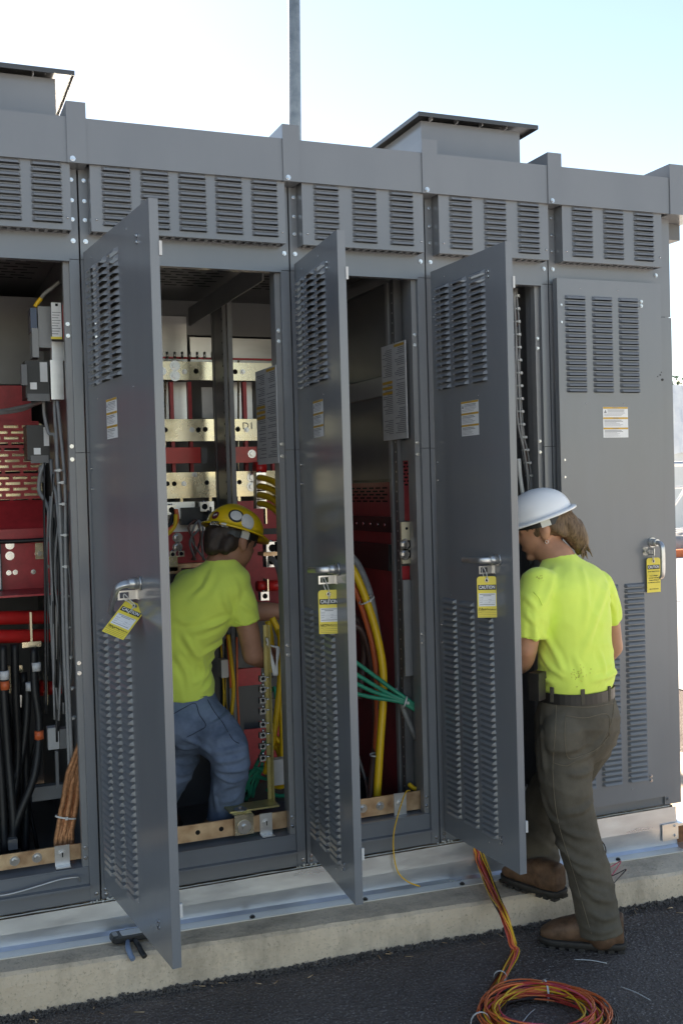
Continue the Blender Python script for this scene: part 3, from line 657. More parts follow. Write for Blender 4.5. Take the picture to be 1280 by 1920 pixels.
# lug stack with the four yellow cables
for k in range(4):
    c = at(487, 895.5 + 16.2*k, .60); lug(c1, c, .021)
    cable(c1, 'power_cable', 'yellow_cable', [(487,895.5 + 16.2*k,.575), (500,898 + 16.2*k,.52), (516,905 + 17*k,.45), (527,918 + 18*k,.40), (536,950 + 22*k,.37), (538,1050,.36)], .0135, label='yellow power cable at the lug stack')
bpx(c1, 'lug_bar', 'brass', 496, 890, 501, 982, .60, .03)
bpx(c1, 'insulating_board', 'red_board', 440, 996, 560, 1175, .95, .012)
bpx(c1, 'insulator_tube', 'rubber', 480, 992, 526, 1001, .62, .02)
for k in range(2):
    lug(c1, at(507, 1027 + 24*k, .55), .026); lug(c1, at(522, 1026 + 24*k, .55), .026)
bpx(c1, 'bus_tab', 'copper', 494, 1036, 530, 1041, .50, .08); cable(c1, 'power_cable', 'wire_gray', [(508,1046,.52),(517,1056,.48),(525,1078,.42),(529,1120,.38)], .012)
q0, q1 = at(481, 1099, .62), at(540, 1097, .62); g = MB(); g.tube([q0, q0 + (q1 - q0)*.33], .022, 16); g.tube([q0 + (q1-q0)*.36, q1], .024, 16); wb(g, 'insulator_tube', 'red_tube', c1); bpx(c1, 'bus_bar', 'brass', 501.5, 1086, 504.5, 1126, .58, .06); lug(c1, at(494.5, 1117, .56), .018)
# lower compartment
bpx(c1, 'back_sheet', 'gray_dark', 300, 1175, 600, 1560, .90, .01); bpx(c1, 'insulating_board', 'red_board', 446, 1255, 490, 1283, .60, .02); bpx(c1, 'insulating_board', 'red_board', 448, 1370, 535, 1480, .75, .012)
for x in (433, 438): bpx(c1, 'mounting_rail', 'gray_inner', x, 1150, x + 3, 1480, .55, .03)
bpx(c1, 'terminal_block', 'paper_gray', 415, 1238, 429, 1270, .50, .05)
cable(c1, 'control_cable', 'yellow_cable', [(428,1190,.48),(434,1240,.48),(438,1290,.48),(434,1340,.48)], .008); cable(c1, 'control_cable', 'orange_cable', [(426,1190,.49),(431,1240,.49),(434,1290,.49)], .007)
for pts in ([(510,1158,.30),(520,1180,.29),(532,1212,.28)], [(502,1165,.36),(508,1200,.34),(510,1230,.33),(511,1260,.33)], [(526,1180,.25),(526,1260,.24),(521,1320,.24),(511,1390,.24),(498,1450,.26)], [(521,1310,.34),(528,1350,.33),(529,1420,.33),(518,1470,.34)], [(510,1378,.36),(524,1390,.34),(540,1398,.32)], [(500,1395,.38),(518,1400,.37),(526,1420,.37),(528,1450,.37)], [(508,1470,.34),(526,1474,.30),(540,1465,.28)]):
    cable(c1, 'power_cable', 'yellow_cable', pts, .0125, label='thick yellow power cable behind the ground bar')
for pts in ([(478,1440,.4),(492,1410,.38),(505,1380,.38)], [(468,1445,.42),(490,1458,.38),(520,1465,.3)], [(500,1480,.34),(520,1492,.3),(542,1490,.27)], [(505,1300,.42),(514,1290,.4),(518,1310,.38)], [(460,1500,.45),(480,1470,.42),(492,1430,.4)]): cable(c1, 'ground_cable', 'green_cable', pts, .008)
bpx(c1, 'wiring_box', 'paper_gray', 509, 1426, 538, 1470, .24, .04); bpx(c1, 'cable_tray', 'black', 466, 1470, 540, 1500, .45, .10)
# upright brass ground bar with its foot on the ground bus
gx0, gx1 = at(497, 1300, .16).x, at(505, 1300, .16).x; ztop = at(496, 1172, .16).z; zft = at(497, 1500, .16).z
g = MB(); g.box(gx0, gx1, .16, .166, zft, ztop); g.box(gx1 - .004, gx1, .13, .1595, zft, ztop); xf = at(430, 1512, .08).x; g.box(xf, gx1, .075, .1665, zft - .007, zft - .0005)
ub = wb(g, 'upright_ground_bar', 'bar_olive', c1)
for k, y in enumerate((1272, 1292, 1313, 1333, 1358, 1378, 1399, 1421)):
    q = at(492.5, y, .14); g = MB(); s = .012; g.box(q.x - s, q.x + s, .135, .158, q.z - s, q.z + s*.8); g.tube([(q.x, .135, q.z), (q.x, .1345, q.z)], .007, 10, 1); g.tube([(q.x + .004, .145, q.z + s*.8), (q.x + .004, .145, q.z + s*1.7)], .006, 8); g.tube([(q.x + s, .15, q.z), (q.x + .045, .15, q.z)], .003, 6)
    g.build('terminal_lug', ['chrome', 'hole'], ub)
xa_, xb_ = at(439, 1540, .05).x, at(474, 1540, .05).x
g = MB(); g.box(xa_, xb_, .040, .047, zb + .002, zft - .0075); g.box(xa_, xb_, .047, .11, zft - .0140, zft - .0075); k = (xa_ + xb_)/2; z = (zb + zt)/2
g.tube([(k, .040, z), (k, .037, z)], .026, 20, 1, smooth=False); g.tube([(k, .038, z), (k, .026, z)], .011, 6, 1, smooth=False)
g.tube([(k, .085, zft), (k, .085, zft + .003)], .026, 20, 1, smooth=False); g.tube([(k, .085, zft), (k, .085, zft + .012)], .009, 6, 1, smooth=False)
wb(g, 'bar_bracket', ['brass', 'steel'], c1)
for k in range(5):
    r_ = .02 + .004*k; cx = 512 + (k % 3)*2; pts = [(500,1200 - k,.15),(506,1214 + k,.14),(510 + k,1246,.13),(514 + k*1.5,1266,.13),(519,1246 - k*3,.13),(523 - k,1216,.14),(512,1212,.15),(500,1208,.15)]
    cable(c1, 'cord_hank', 'white_plastic', pts, .0035, 6, 6)
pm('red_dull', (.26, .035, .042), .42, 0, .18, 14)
# ------------------------------------------------------------------ cabinet 2 (yellow, orange and green cables)
c2_ = cabs[2]
g = MB(); g.box(1.262, 1.294, .11, 1.55, 2.545, 2.58); wb(g, 'depth_rail', 'gray_inner', c2_)
def side(cab, name, mt, X, x0, y0, x1, y1, th=.004, lab=None):
    a, b = atX(x0, y0, X), atX(x1, y1, X); g = MB(); g.box(X, X + th, min(a.y, b.y), max(a.y, b.y), min(a.z, b.z), max(a.z, b.z)); o = wb(g, name, mt, cab)
    if lab: o['label'] = lab
    return o
Z = lambda px, py, X: atX(px, py, X).z
g = MB(); g.box(1.27, 1.275, .26, 1.3, Z(690, 712, 1.27), 2.54); wb(g, 'side_panel', 'gray_dark', c2_)
g = MB(); g.box(1.264, 1.269, .26, 1.3, Z(690, 748, 1.264), Z(690, 713, 1.264)); wb(g, 'side_channel', 'gray_inner', c2_)
g = MB(); g.box(1.27, 1.275, .26, 1.3, Z(690, 900, 1.27), Z(690, 749, 1.27)); wb(g, 'side_panel', 'gray_dark', c2_)
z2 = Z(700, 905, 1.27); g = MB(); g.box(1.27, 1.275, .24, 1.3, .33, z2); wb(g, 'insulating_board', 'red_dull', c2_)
g = MB()
for r in range(5):
    for q in range(8): y = .3 + q*.07 + (.03 if r % 2 else 0); z = z2 - .02 - r*.014; g.face([(1.2692, y, z), (1.2692, y, z - .007), (1.2692, y + .05, z - .007), (1.2692, y + .05, z)])
tag(wb(g, 'board_slots', 'hole', c2_), kind='stuff')
zb1, zb2 = Z(690, 996, 1.255), Z(690, 968, 1.255); g = MB(); g.box(1.255, 1.2695, .24, 1.2, zb1, zb2); bk = wb(g, 'black_rail', 'black', c2_)
for k in range(8): g = MB(); y = .3 + k*.075; g.tube([(1.255, y, (zb1+zb2)/2), (1.252, y, (zb1+zb2)/2)], .006, 8); g.build('screw', 'chrome', bk)
g = MB(); g.box(1.250, 1.2695, .26, 1.2, Z(690, 1065, 1.25), Z(690, 1018, 1.25)); wb(g, 'black_panel', 'black', c2_)
g = MB(); g.box(1.258, 1.292, .165, .20, .33, 2.544); wb(g, 'inner_upright', 'gray_dark', c2_); g = MB(); g.box(1.258, 1.292, .225, .25, .33, 2.544); wb(g, 'inner_upright', 'gray_inner', c2_)
g = MB()
for k in range(52): z = .45 + k*.04; g.tube([(1.258, .182, z), (1.2572, .182, z)], .004, 8)
tag(wb(g, 'post_holes', 'steel', c2_), kind='stuff')
doc_plate(c2_, 1.252, .056, .285, 1.90, 2.285)
side(c2_, 'side_plate', 'gray_inner', 1.272, 752, 826, 779, 862); a, b = atX(754, 862, 1.28), atX(782, 976, 1.28)
g = MB(); g.box(1.282, 1.286, .03, .17, Z(768, 976, 1.282), Z(768, 860, 1.282)); wb(g, 'insulating_board', 'red_board', c2_)
g = MB()
for r in range(7):
    for q in range(3): y = .035 + q*.045 + (.02 if r % 2 else 0); z = Z(768, 866, 1.281) - r*.0145; g.face([(1.2812, y, z), (1.2812, y, z - .007), (1.2812, y + .032, z - .007), (1.2812, y + .032, z)])
tag(wb(g, 'board_slots', 'hole', c2_), kind='stuff')
pl = bpx(c2_, 'bus_plate', 'brass_pale', 752, 979, 790, 1055, .12, .012, bolts=[(759,1021,.016),(775,1019,.016),(759,1039,.016),(775,1038,.016)], holes=[(762,991,.006)])
bpx(c2_, 'insulating_board', 'red_board', 754, 1062, 790, 1086, .16, .02); bpx(c2_, 'cover_plate', 'gray_inner', 755, 1088, 792, 1265, .12, .01)
for mt, r, pts, lb in (('wire_gray', .0165, [(655,1040,.42),(672,1062,.40),(690,1105,.36),(702,1160,.33),(714,1240,.30),(714,1330,.28)], 'thick grey power cable'), ('yellow_cable', .0165, [(650,1050,.34),(668,1080,.32),(688,1130,.29),(706,1190,.26),(717,1250,.24),(718,1310,.22),(712,1400,.20),(706,1500,.19)], 'thick yellow power cable'), ('orange_cable', .0145, [(650,1080,.37),(668,1110,.35),(684,1155,.33),(698,1205,.31),(706,1260,.30),(708,1330,.29),(704,1420,.28)], 'thick orange power cable'),
              ('brown_cable', .0145, [(660,1170,.42),(680,1185,.40),(694,1230,.37),(702,1290,.34),(704,1380,.30),(698,1450,.26),(694,1500,.24)], 'thick brown power cable'), ('brown_cable', .015, [(655,1150,.5),(674,1170,.48),(683,1215,.46),(680,1260,.44),(672,1310,.42)], 'thick brown power cable'), ('wire_gray', .012, [(740,1290,.2),(760,1340,.17),(780,1385,.15)], 'grey cable'), ('orange_cable', .012, [(768,1265,.19),(766,1330,.19),(768,1400,.19),(778,1440,.18)], 'orange cable at the right jamb'), ('yellow_cable', .009, [(766,1470,.14),(776,1478,.12),(790,1480,.10)], 'yellow cable end')):
    cable(c2_, 'power_cable', mt, pts, r, label=lb)
for k in range(4):
    cable(c2_, 'ground_cable', 'green_cable', [(664, [1240,1262,1280,1300][k], .16), (700, [1266,1284,1297,1308][k], .155), (735, [1292,1304,1308,1313][k], .145), (760, [1309,1314,1318,1320][k], .13), (788, 1330 + k*3, .115), (800, 1340 + 3*k, .11)], .0085)
tie(c2_, at(759, 1316, .13), (1, -.4, -.4), .022); tie(c2_, at(687, 1125, .30), (.5, 0, -1), .034); tie(c2_, at(705, 1415, .22), (0, 0, 1), .026)
ground_bus(c2_, 640, 1507, 1540, 792, 1479, 1515, .055, [(680,1512),(712,1508)], (737, 760))
bpx(c2_, 'cable_tray', 'black', 640, 1465, 692, 1500, .4, .1)
# ------------------------------------------------------------------ cabinet 3 (man in the white hard hat)
c3 = cabs[3]
bpx(c3, 'inner_plate', 'gray_inner', 980, 545, 1003, 808, .20, .006); bpx(c3, 'plate_window', 'hole', 987, 565, 1000, 790, .196, .003)
hp = [(964,540,.10),(968,620,.10),(970,700,.10),(974,790,.10),(984,850,.10),(992,900,.10),(996,960,.10),(996,1060,.10)]
for k in range(9):
    dx = (k % 3 - 1) * 3.2; dY = (k // 3 - 1) * .012
    cable(c3, 'harness_wire', 'brown_cable' if k == 4 else 'wire_gray', [(p[0] + dx + math.sin(k*3 + j*1.9)*1.8, p[1], p[2] + dY) for j, p in enumerate(hp)], .0042, 6, 6)
for y in range(556, 960, 24):
    x = 965 + (y - 540)*.04 if y < 790 else 975 + (y - 790)*.17; tie(c3, at(min(x, 997), y, .10), (.1, 0, 1), .0165)
g = MB(); p0 = at(975, 880, .12); g.tube(spline([at(972,860,.12), at(974,890,.12), at(980,930,.12)], 6), .009, 8); wb(g, 'white_sleeve', 'white_plastic', c3)
bpx(c3, 'device_box', 'black', 962, 960, 1000, 1110, .3, .1)

# thin control wiring, loosely dressed
rw = random.Random(21)
for k in range(14):
    x = rw.uniform(84, 128); mt = rw.choice(('wire_gray', 'rubber', 'rubber', 'wire_gray', 'brown_cable')); y0 = rw.uniform(860, 1000)
    cable(c0, 'control_cable', mt, [(x + rw.uniform(-6, 6), y0, .22), (x + rw.uniform(-5, 5), y0 + 120, .2), (x + 4 + rw.uniform(-5, 5), y0 + 260, .18), (x + 8 + rw.uniform(-6, 6), y0 + 400, .16)], rw.uniform(.003, .005), 5, 6)
for k in range(10):
    x = rw.uniform(-10, 80); cable(c0, 'control_cable', 'rubber', [(x, 1250, .7), (x + rw.uniform(-14, 14), 1360, .68), (x + rw.uniform(-22, 22), 1470, .66), (x + rw.uniform(-30, 30), 1590, .62)], rw.uniform(.006, .011), 5, 8)
for k in range(9):
    x = rw.uniform(412, 445); cable(c1, 'control_cable', rw.choice(('wire_gray', 'rubber', 'orange_cable', 'yellow_cable')), [(x, rw.uniform(1180, 1230), .6), (x + rw.uniform(-6, 6), 1300, .58), (x + rw.uniform(-8, 8), 1380, .57), (x + rw.uniform(-10, 16), 1470, .55)], rw.uniform(.003, .006), 5, 6)
for k in range(7):
    x = rw.uniform(305, 400); cable(c1, 'control_cable', rw.choice(('wire_gray', 'rubber', 'brown_cable')), [(x, 975, .68), (x + rw.uniform(-14, 14), 990, .66), (x + rw.uniform(-20, 20), 1015, .68), (x + rw.uniform(-16, 16), 1050, .7)], .005, 5, 6)
for k in range(6):
    cable(c1, 'ground_cable', 'green_cable', [(455 + rw.uniform(-6, 20), 1495, .42), (470 + rw.uniform(-8, 14), 1460, .40), (488 + rw.uniform(-6, 10), 1440, .38), (506 + rw.uniform(0, 20), 1450 + rw.uniform(-20, 20), .33)], .005, 6, 6)
for k in range(5):
    cable(c2_, 'control_cable', rw.choice(('rubber', 'wire_gray', 'brown_cable')), [(655, 1380 + k*14, .45), (672, 1420 + k*8, .42), (684, 1462, .38), (690, 1500, .34)], .006, 6, 6)

# bus supports, risers and bolt rows behind the man in the yellow hard hat
for x in (318, 352, 455, 505):
    bpx(c1, 'bus_support', 'red_board', x, 716, x + 9, 786, 1.03, .03); bpx(c1, 'bus_support', 'red_board', x + 4, 825, x + 12, 888, 1.03, .03)
for x in (338, 392, 446): bpx(c1, 'bus_riser', 'brass', x, 927, x + 7, 994, 1.02, .02)
for (x, y) in ((346,697),(360,806),(345,907),(365,890),(455,697),(462,806),(440,905)):
    q = at(x, y, 1.0); g = MB(); g.tube([(q.x, 1.0, q.z), (q.x, .996, q.z)], .012, 12, smooth=False); g.tube([(q.x, .997, q.z), (q.x, .985, q.z)], .008, 6, smooth=False); wb(g, 'bolt', 'steel', c1)
for k in range(10): q = at(300 + k*14, 672, 1.05); g = MB(); g.tube([q, q + Vector((0, 0, .03))], .006, 8); wb(g, 'bus_stud', 'steel', c1)
# ------------------------------------------------------------------ people
pm('shirt_lime', (.80, .98, .16), .85, 0, .05, 5, .25, 900, .2, sheen=.2)
pm('denim', (.095, .135, .21), .9, 0, .30, 7, .35, 700, .2, c2=(.23, .30, .43))
pm('work_trousers', (.100, .086, .066), .9, 0, .22, 7, .35, 700, .2, c2=(.145, .126, .098))
pm('stitch_tan', (.20, .16, .11), .9, 0, .2, 30)
pm('stitch_dark', (.025, .032, .05), .9, 0, .2, 30)
pm('skin', (.50, .25, .155), .5, 0, .14, 14, .1, 250, .4)
pm('skin_dark', (.40, .20, .13), .5, 0, .14, 14, .1, 250, .4)
pm('hair_brown', (.13, .075, .04), .55, 0, .5, 60, .6, 260, .4, c2=(.24, .15, .085), streak=(3, 3, .5))
pm('hair_dark', (.035, .022, .016), .6, 0, .4, 60, .6, 260)
pm('hat_white', (.92, .92, .92), .28, 0, .02, 8, spec=.5)
pm('hat_yellow', (.86, .56, .02), .30, 0, .10, 14, spec=.5)
pm('sticker_white', (.70, .69, .66), .4, 0, .08, 40)
pm('sticker_maroon', (.12, .012, .03), .4, 0, .2, 60)
pm('leather_belt', (.018, .015, .013), .45, 0, .2, 20)
pm('boot_leather', (.11, .055, .028), .65, 0, .4, 22, .3, 200, c2=(.20, .105, .058))
pm('boot_sole', (.045, .038, .032), .8, 0, .3, 30, .2, 150)
pm('glass_tint', (.05, .05, .05), .1, 0, .05, 10)

def ell(c, u, v, ru, rv, n=28, pw=1.):
    c = Vector(c); out = []
    for k in range(n):
        t = 2*math.pi*k/n; a, b = math.cos(t), math.sin(t)
        out.append(c + u * ru * math.copysign(abs(a)**pw, a) + v * rv * math.copysign(abs(b)**pw, b))
    return out
def lerp_keys(keys, n=6):
    """spline through rows (centre, ru, rv)"""
    cs = spline([k[0] for k in keys], n); rr = spline([(k[1], k[2], 0) for k in keys], n); return [(c, r.x, r.y) for c, r in zip(cs, rr)]
def trunk(g, keys, l, f, n=6, pw=.88):
    g.rings([ell(c, l, f, a, b, pw=pw) for c, a, b in lerp_keys(keys, n)])
def limb(g, pts, rad, n=6, seg=18, end=True):
    cs = spline(pts, n); rr = [v.x for v in spline([(r, 0, 0) for r in rad], n)]; g.tube(cs, rr, seg)
    g.ball(cs[0], rr[0], seg=14)
    if end: g.ball(cs[-1], rr[-1], seg=14)
def hand(g, wrist, d, side, s=1.):
    """palm and five separate bent fingers; d points along the hand, side towards the thumb"""
    d = Vector(d).normalized(); t = Vector(side); t = (t - d * t.dot(d)).normalized(); nrm = d.cross(t); w = Vector(wrist)
    rs = []
    for k in range(6):
        f = k / 5; rs.append(ell(w + d * (.09 * f - .01) * s, t, nrm, (.026 + .016 * math.sin(f*2.2)) * s, (.021 - .006*f) * s, 14))
    g.rings(rs)
    for k, (o, ln) in enumerate(((.030, .070), (.010, .080), (-.010, .074), (-.030, .058))):
        a = w + d * .072 * s + t * o * s; cu = nrm * (-1)
        g.tube(spline([a, a + d*ln*.45*s + cu*.006, a + d*ln*.75*s + cu*.022, a + d*ln*.9*s + cu*.042], 4), [.0088]*9 + [.0082]*3 + [.0075], 8)
    a = w + d * .018 * s + t * .03 * s
    g.tube(spline([a, a + d*.03*s + t*.026*s, a + d*.058*s + t*.032*s - nrm*.012, a + d*.078*s + t*.026*s - nrm*.022], 4), [.0105]*9 + [.0095]*3 + [.008], 8)
def remesh(g, name, mats, parent, vox, sm=4, disp=None, smf=.5, mi_fn=None, lines=None):
    me = g.mesh(name, mats); o = bpy.data.objects.new(name, me); col.objects.link(o)
    md = o.modifiers.new('r', 'REMESH'); md.mode = 'VOXEL'; md.voxel_size = vox
    dg = bpy.context.evaluated_depsgraph_get(); m2 = bpy.data.meshes.new_from_object(o.evaluated_get(dg)); bpy.data.objects.remove(o)
    bm = bmesh.new(); bm.from_mesh(m2)
    for _ in range(sm): bmesh.ops.smooth_vert(bm, verts=bm.verts, factor=smf, use_axis_x=True, use_axis_y=True, use_axis_z=True)
    if disp:
        bm.normal_update(); mv = [(v, v.normal * disp(v.co, v.normal)) for v in bm.verts]
        for v, q in mv: v.co += q
        bmesh.ops.smooth_vert(bm, verts=bm.verts, factor=.4, use_axis_x=True, use_axis_y=True, use_axis_z=True)
    if lines:
        from mathutils.bvhtree import BVHTree
        from mathutils.kdtree import KDTree
        bv = BVHTree.FromBMesh(bm); kp = []
        for amp, wd, pts in lines:
            L_ = spline([Vector((x, y, 0)) for x, y in pts], 14)
            for q, p in enumerate(L_):
                h = bv.ray_cast(CAM, ray(p.x, p.y).normalized())
                if h[0] is not None: kp.append((h[0], amp * math.sin(math.pi * (q + .6) / (len(L_) + .2)) ** .6, wd))
        kd = KDTree(len(kp))
        for q, k in enumerate(kp): kd.insert(k[0], q)
        kd.balance(); bm.normal_update(); mv = []
        for v in bm.verts:
            co, q, dist = kd.find(v.co); amp, wd = kp[q][1], kp[q][2]
            if dist < wd * 3: mv.append((v, v.normal * amp * (math.exp(-(dist/wd)**2) - .45 * math.exp(-((dist - wd*1.7)/wd)**2))))
        for v, q in mv: v.co += q
    for f in bm.faces:
        f.smooth = True
        if mi_fn: f.material_index = mi_fn(f.calc_center_median())
    bm.to_mesh(m2); bm.free(); m2.materials.clear()
    for mm in (mats if isinstance(mats, (list, tuple)) else [mats]): m2.materials.append(MATS[mm])
    m2.name = name; return link(name, m2, parent, -parent.location)
def folds(amp, freq, dirv, warp=.6, seed=0, fine=.25):
    """cloth folds: ridges running across dirv, bent by noise"""
    dv = Vector(dirv).normalized()
    def fn(co, n):
        w = noise.noise(co * 5 + Vector((seed, 0, 0))) * warp
        r = math.sin((co.dot(dv) + w * .12) * freq + seed) ; m_ = .35 + .65 * max(0, noise.noise(co * 6.5 + Vector((0, seed, 3))) + .35)
        r = (1 - abs(r)) ** 1.6
        return amp * (r * m_ - .3) + amp * fine * noise.noise(co * 26 + Vector((seed, 2, 1)))
    return fn

def hat(parent, c, fwd, up, mat, visor=.05, rx=.128, ry=.108, h=.108, ridge=True):
    """hard hat: ribbed dome, brim all round, peak in front; fwd/up give its tilt"""
    up = Vector(up).normalized(); fwd = Vector(fwd); fwd = (fwd - up * fwd.dot(up)).normalized(); sd = up.cross(fwd); c = Vector(c); g = MB(); n = 40
    def P(a, t):                                     # a: angle round, t: 0 brim edge line .. 1 crown
        ct = math.cos(t * math.pi/2); st = math.sin(t * math.pi/2) ** .92
        q = c + fwd * rx * ct * math.cos(a) + sd * ry * ct * math.sin(a) + up * h * st
        if ridge:
            e = abs(ry * ct * math.sin(a)); q += up * .006 * math.exp(-(e/.016)**2) * st
        return q
    rs = [[P(2*math.pi*k/n, t) for k in range(n)] for t in [i/12 for i in range(12)] + [.985]]
    def brim(a, o, dz):
        fr = max(0, math.cos(a)) ** 3; o2 = o * (1 + fr * (visor/.018 - 1)); q = c + fwd * (rx + o2) * math.cos(a) + sd * (ry + o) * math.sin(a) + up * (dz - .006 * fr * (o/.018)); return q
    outer = [[brim(2*math.pi*k/n, .018, -.010) for k in range(n)], [brim(2*math.pi*k/n, .018, -.004) for k in range(n)], [brim(2*math.pi*k/n, .006, .002) for k in range(n)]]
    inner = [[brim(2*math.pi*k/n, -.004, -.004) for k in range(n)]]
    ins = [[c + (P(2*math.pi*k/n, t) - c) * .965 for k in range(n)] for t in (.9, .6, .3, .05)]
    g.rings(ins + inner + outer + rs, cap=True); o = g.build('hard_hat', mat, parent, -parent.location)
    return o, (c, fwd, sd, up)
def suspension(parent, fr, rx=.098, ry=.086, mats=('white_plastic', 'black')):
    c, fwd, sd, up = fr; n = 36
    g = MB(); rs = []
    for k in range(n):
        a = 2*math.pi*k/n; e = fwd * math.cos(a) * rx + sd * math.sin(a) * ry; q = c - up * .022 + e + up * (.012 * math.cos(a)); u = e.normalized()
        rs.append([q + up*.012, q + up*.012 + u*.003, q - up*.012 + u*.003, q - up*.012])
    g.rings(rs, closed=True, cap=False, smooth=False); g.build('headband', mats[1], parent, -parent.location)
    for s in (1, -1):
        g = MB(); q = c + sd * s * (ry + .003) - up * .02 - fwd * .01
        M = Matrix((fwd, sd, up)).transposed().to_4x4(); M.translation = q
        g.box(-.020, .016, -.002, .003, -.016, .012, 0, M); g.box(-.008, .010, -.001, .004, .012, .034, 0, M); g.build('strap_clip', mats[0], parent, -parent.location)
def head(g, c, f, up, s=1.):
    """skull, jaw, nose, brow, ears; f = where the face points"""
    up = Vector(up).normalized(); f = Vector(f); f = (f - up * f.dot(up)).normalized(); sd = up.cross(f); c = Vector(c)
    M = Matrix((f, sd, up)).transposed()
    L = lambda a, b, d: c + M @ Vector((a*s, b*s, d*s))
    g.ball(L(-.008, 0, .018), .098*s, .076*s, .092*s, 20, 0, M)
    g.rings([ell(L(x, 0, z), sd, (M @ Vector((.25, 0, 1))).normalized(), w*s, h*s, 18) for x, z, w, h in ((.0, -.03, .062, .06), (.04, -.04, .060, .062), (.066, -.045, .05, .058), (.084, -.05, .034, .045), (.090, -.052, .018, .03))])
    g.ball(L(.070, 0, -.098), .024*s, .024*s, .016*s, 12, 0, M)                       # chin
    g.rings([ell(L(x, 0, z), sd, (M @ Vector((.8, 0, .6))).normalized(), w*s, .010*s, 10) for x, z, w in ((.086, .012, .007), (.100, -.012, .011), (.108, -.026, .015), (.096, -.036, .014))])   # nose
    g.ball(L(.078, 0, .022), .018*s, .05*s, .011*s, 12, 0, M)                         # brow
    g.ball(L(.089, 0, -.064), .010*s, .024*s, .007*s, 10, 0, M)                       # lips
    for q in (1, -1):
        E = M @ Matrix.Rotation(R(-18), 3, 'Y')
        g.ball(L(-.004, q*.078, -.018), .020*s, .010*s, .033*s, 12, 0, E); g.ball(L(-.010, q*.086, -.010), .016*s, .007*s, .022*s, 12, 0, E)
    for q in (1, -1): g.ball(L(.074, q*.032, .004), .012*s, .014*s, .010*s, 10, 0, M)
    return M, L
def boot(parent, heel, toe, zh, zt, h=.16, name='boot', shaft=None):
    """work boot: shaft and vamp, with a welted lugged sole as its sub-part"""
    a = Vector(heel); b = Vector(toe); d = (b - a); L_ = d.length; d.normalize(); s = Vector((0,0,1)).cross(d).normalized(); up = Vector((0,0,1)); g = MB()
    def W(t): return .036 + .014 * math.sin(min(1, t*1.25) * math.pi * .62) if t < .8 else .050 - .45 * (t - .8) ** 1.4 * .6
    rs = []
    for k in range(15):
        t = k / 14; w = max(.014, W(t)) ; ht = (.115 if t < .35 else .115 - (t - .35) * .105) * (1 if t < .86 else 1 - (t - .86) * 2.6)
        c = a + d * L_ * (.02 + .96 * t) + up * (.026 + ht * .45)
        rs.append([c + s * (w * math.copysign(abs(math.cos(x)) ** .75, math.cos(x))) + up * (ht * .5 * math.copysign(abs(math.sin(x)) ** .7, math.sin(x))) for x in [2*math.pi*q/20 for q in range(20)]])
    g.rings(rs)
    c = a + d * L_ * .22 + up * .06; top = shaft if shaft is not None else c + up * h
    limb(g, [c, c.lerp(top, .55), top], [.052, .052, .056], 5)
    o = remesh(g, name, 'boot_leather', parent, .0065, 5, lambda co, n: .0022 * noise.noise(co * 30))
    g = MB(); N = 24
    def out(z, e):
        r = []
        for k in range(N):
            t = k / N * 2; tt = t if t <= 1 else 2 - t; sg = 1 if t <= 1 else -1
            x = .5 - .5 * math.cos(tt * math.pi); w = (max(.012, W(x)) + e) * min(1, 6 * math.sqrt(max(0, x * (1 - x))) + .02); r.append(a + d * (L_ * x * (1 + e) - e * .5) + s * sg * w + up * z)
        return r
    g.rings([out(.010, .001), out(.026, .006), out(.034, .006)])
    for k in range(9):
        x = (k + .5) / 9
        if .36 < x < .46: continue
        for sg in (1, -1):
            w = max(.02, W(x)); q = a + d * L_ * x + s * sg * w * .62; M = Matrix((d, s, up)).transposed().to_4x4(); M.translation = q; g.box(-.011, .011, -w*.42, w*.42, 0, .0115, 0, M)
    g.build('sole', 'boot_sole', o)
    return o
def band(parent, name, mat, c, l, f, ru, rv, h, th=.005, tilt=0.):
    g = MB(); rs = []; n = 40; up = Vector((0,0,1)); c = Vector(c)
    for k in range(n):
        t = 2*math.pi*k/n; A, B = math.cos(t), math.sin(t); e = l * ru * math.copysign(abs(A)**.88, A) + f * rv * math.copysign(abs(B)**.88, B); u = e.normalized(); q = c + e + up * tilt * B
        rs.append([q + up*h, q + up*h + u*th, q - up*h + u*th, q - up*h])
    g.rings(rs, closed=True, cap=False, smooth=False); return g.build(name, mat, parent, -parent.location)
def seam(parent, name, mat, target, pts, r=.0012, off=.0015):
    """stitched seam laid onto the cloth: measured points dropped along the view onto the garment"""
    me = target.data; bm = bmesh.new(); bm.from_mesh(me); from mathutils.bvhtree import BVHTree
    bv = BVHTree.FromBMesh(bm); q = []
    for p in spline([Vector((x, y, 0)) for x, y in pts], 6):
        d = ray(p.x, p.y).normalized(); hit = bv.ray_cast(CAM, d)
        if hit[0] is not None: q.append(hit[0] + hit[1] * off)
    bm.free()
    if len(q) > 2:
        g = MB(); g.tube(q, r, 5); return g.build(name, mat, target)

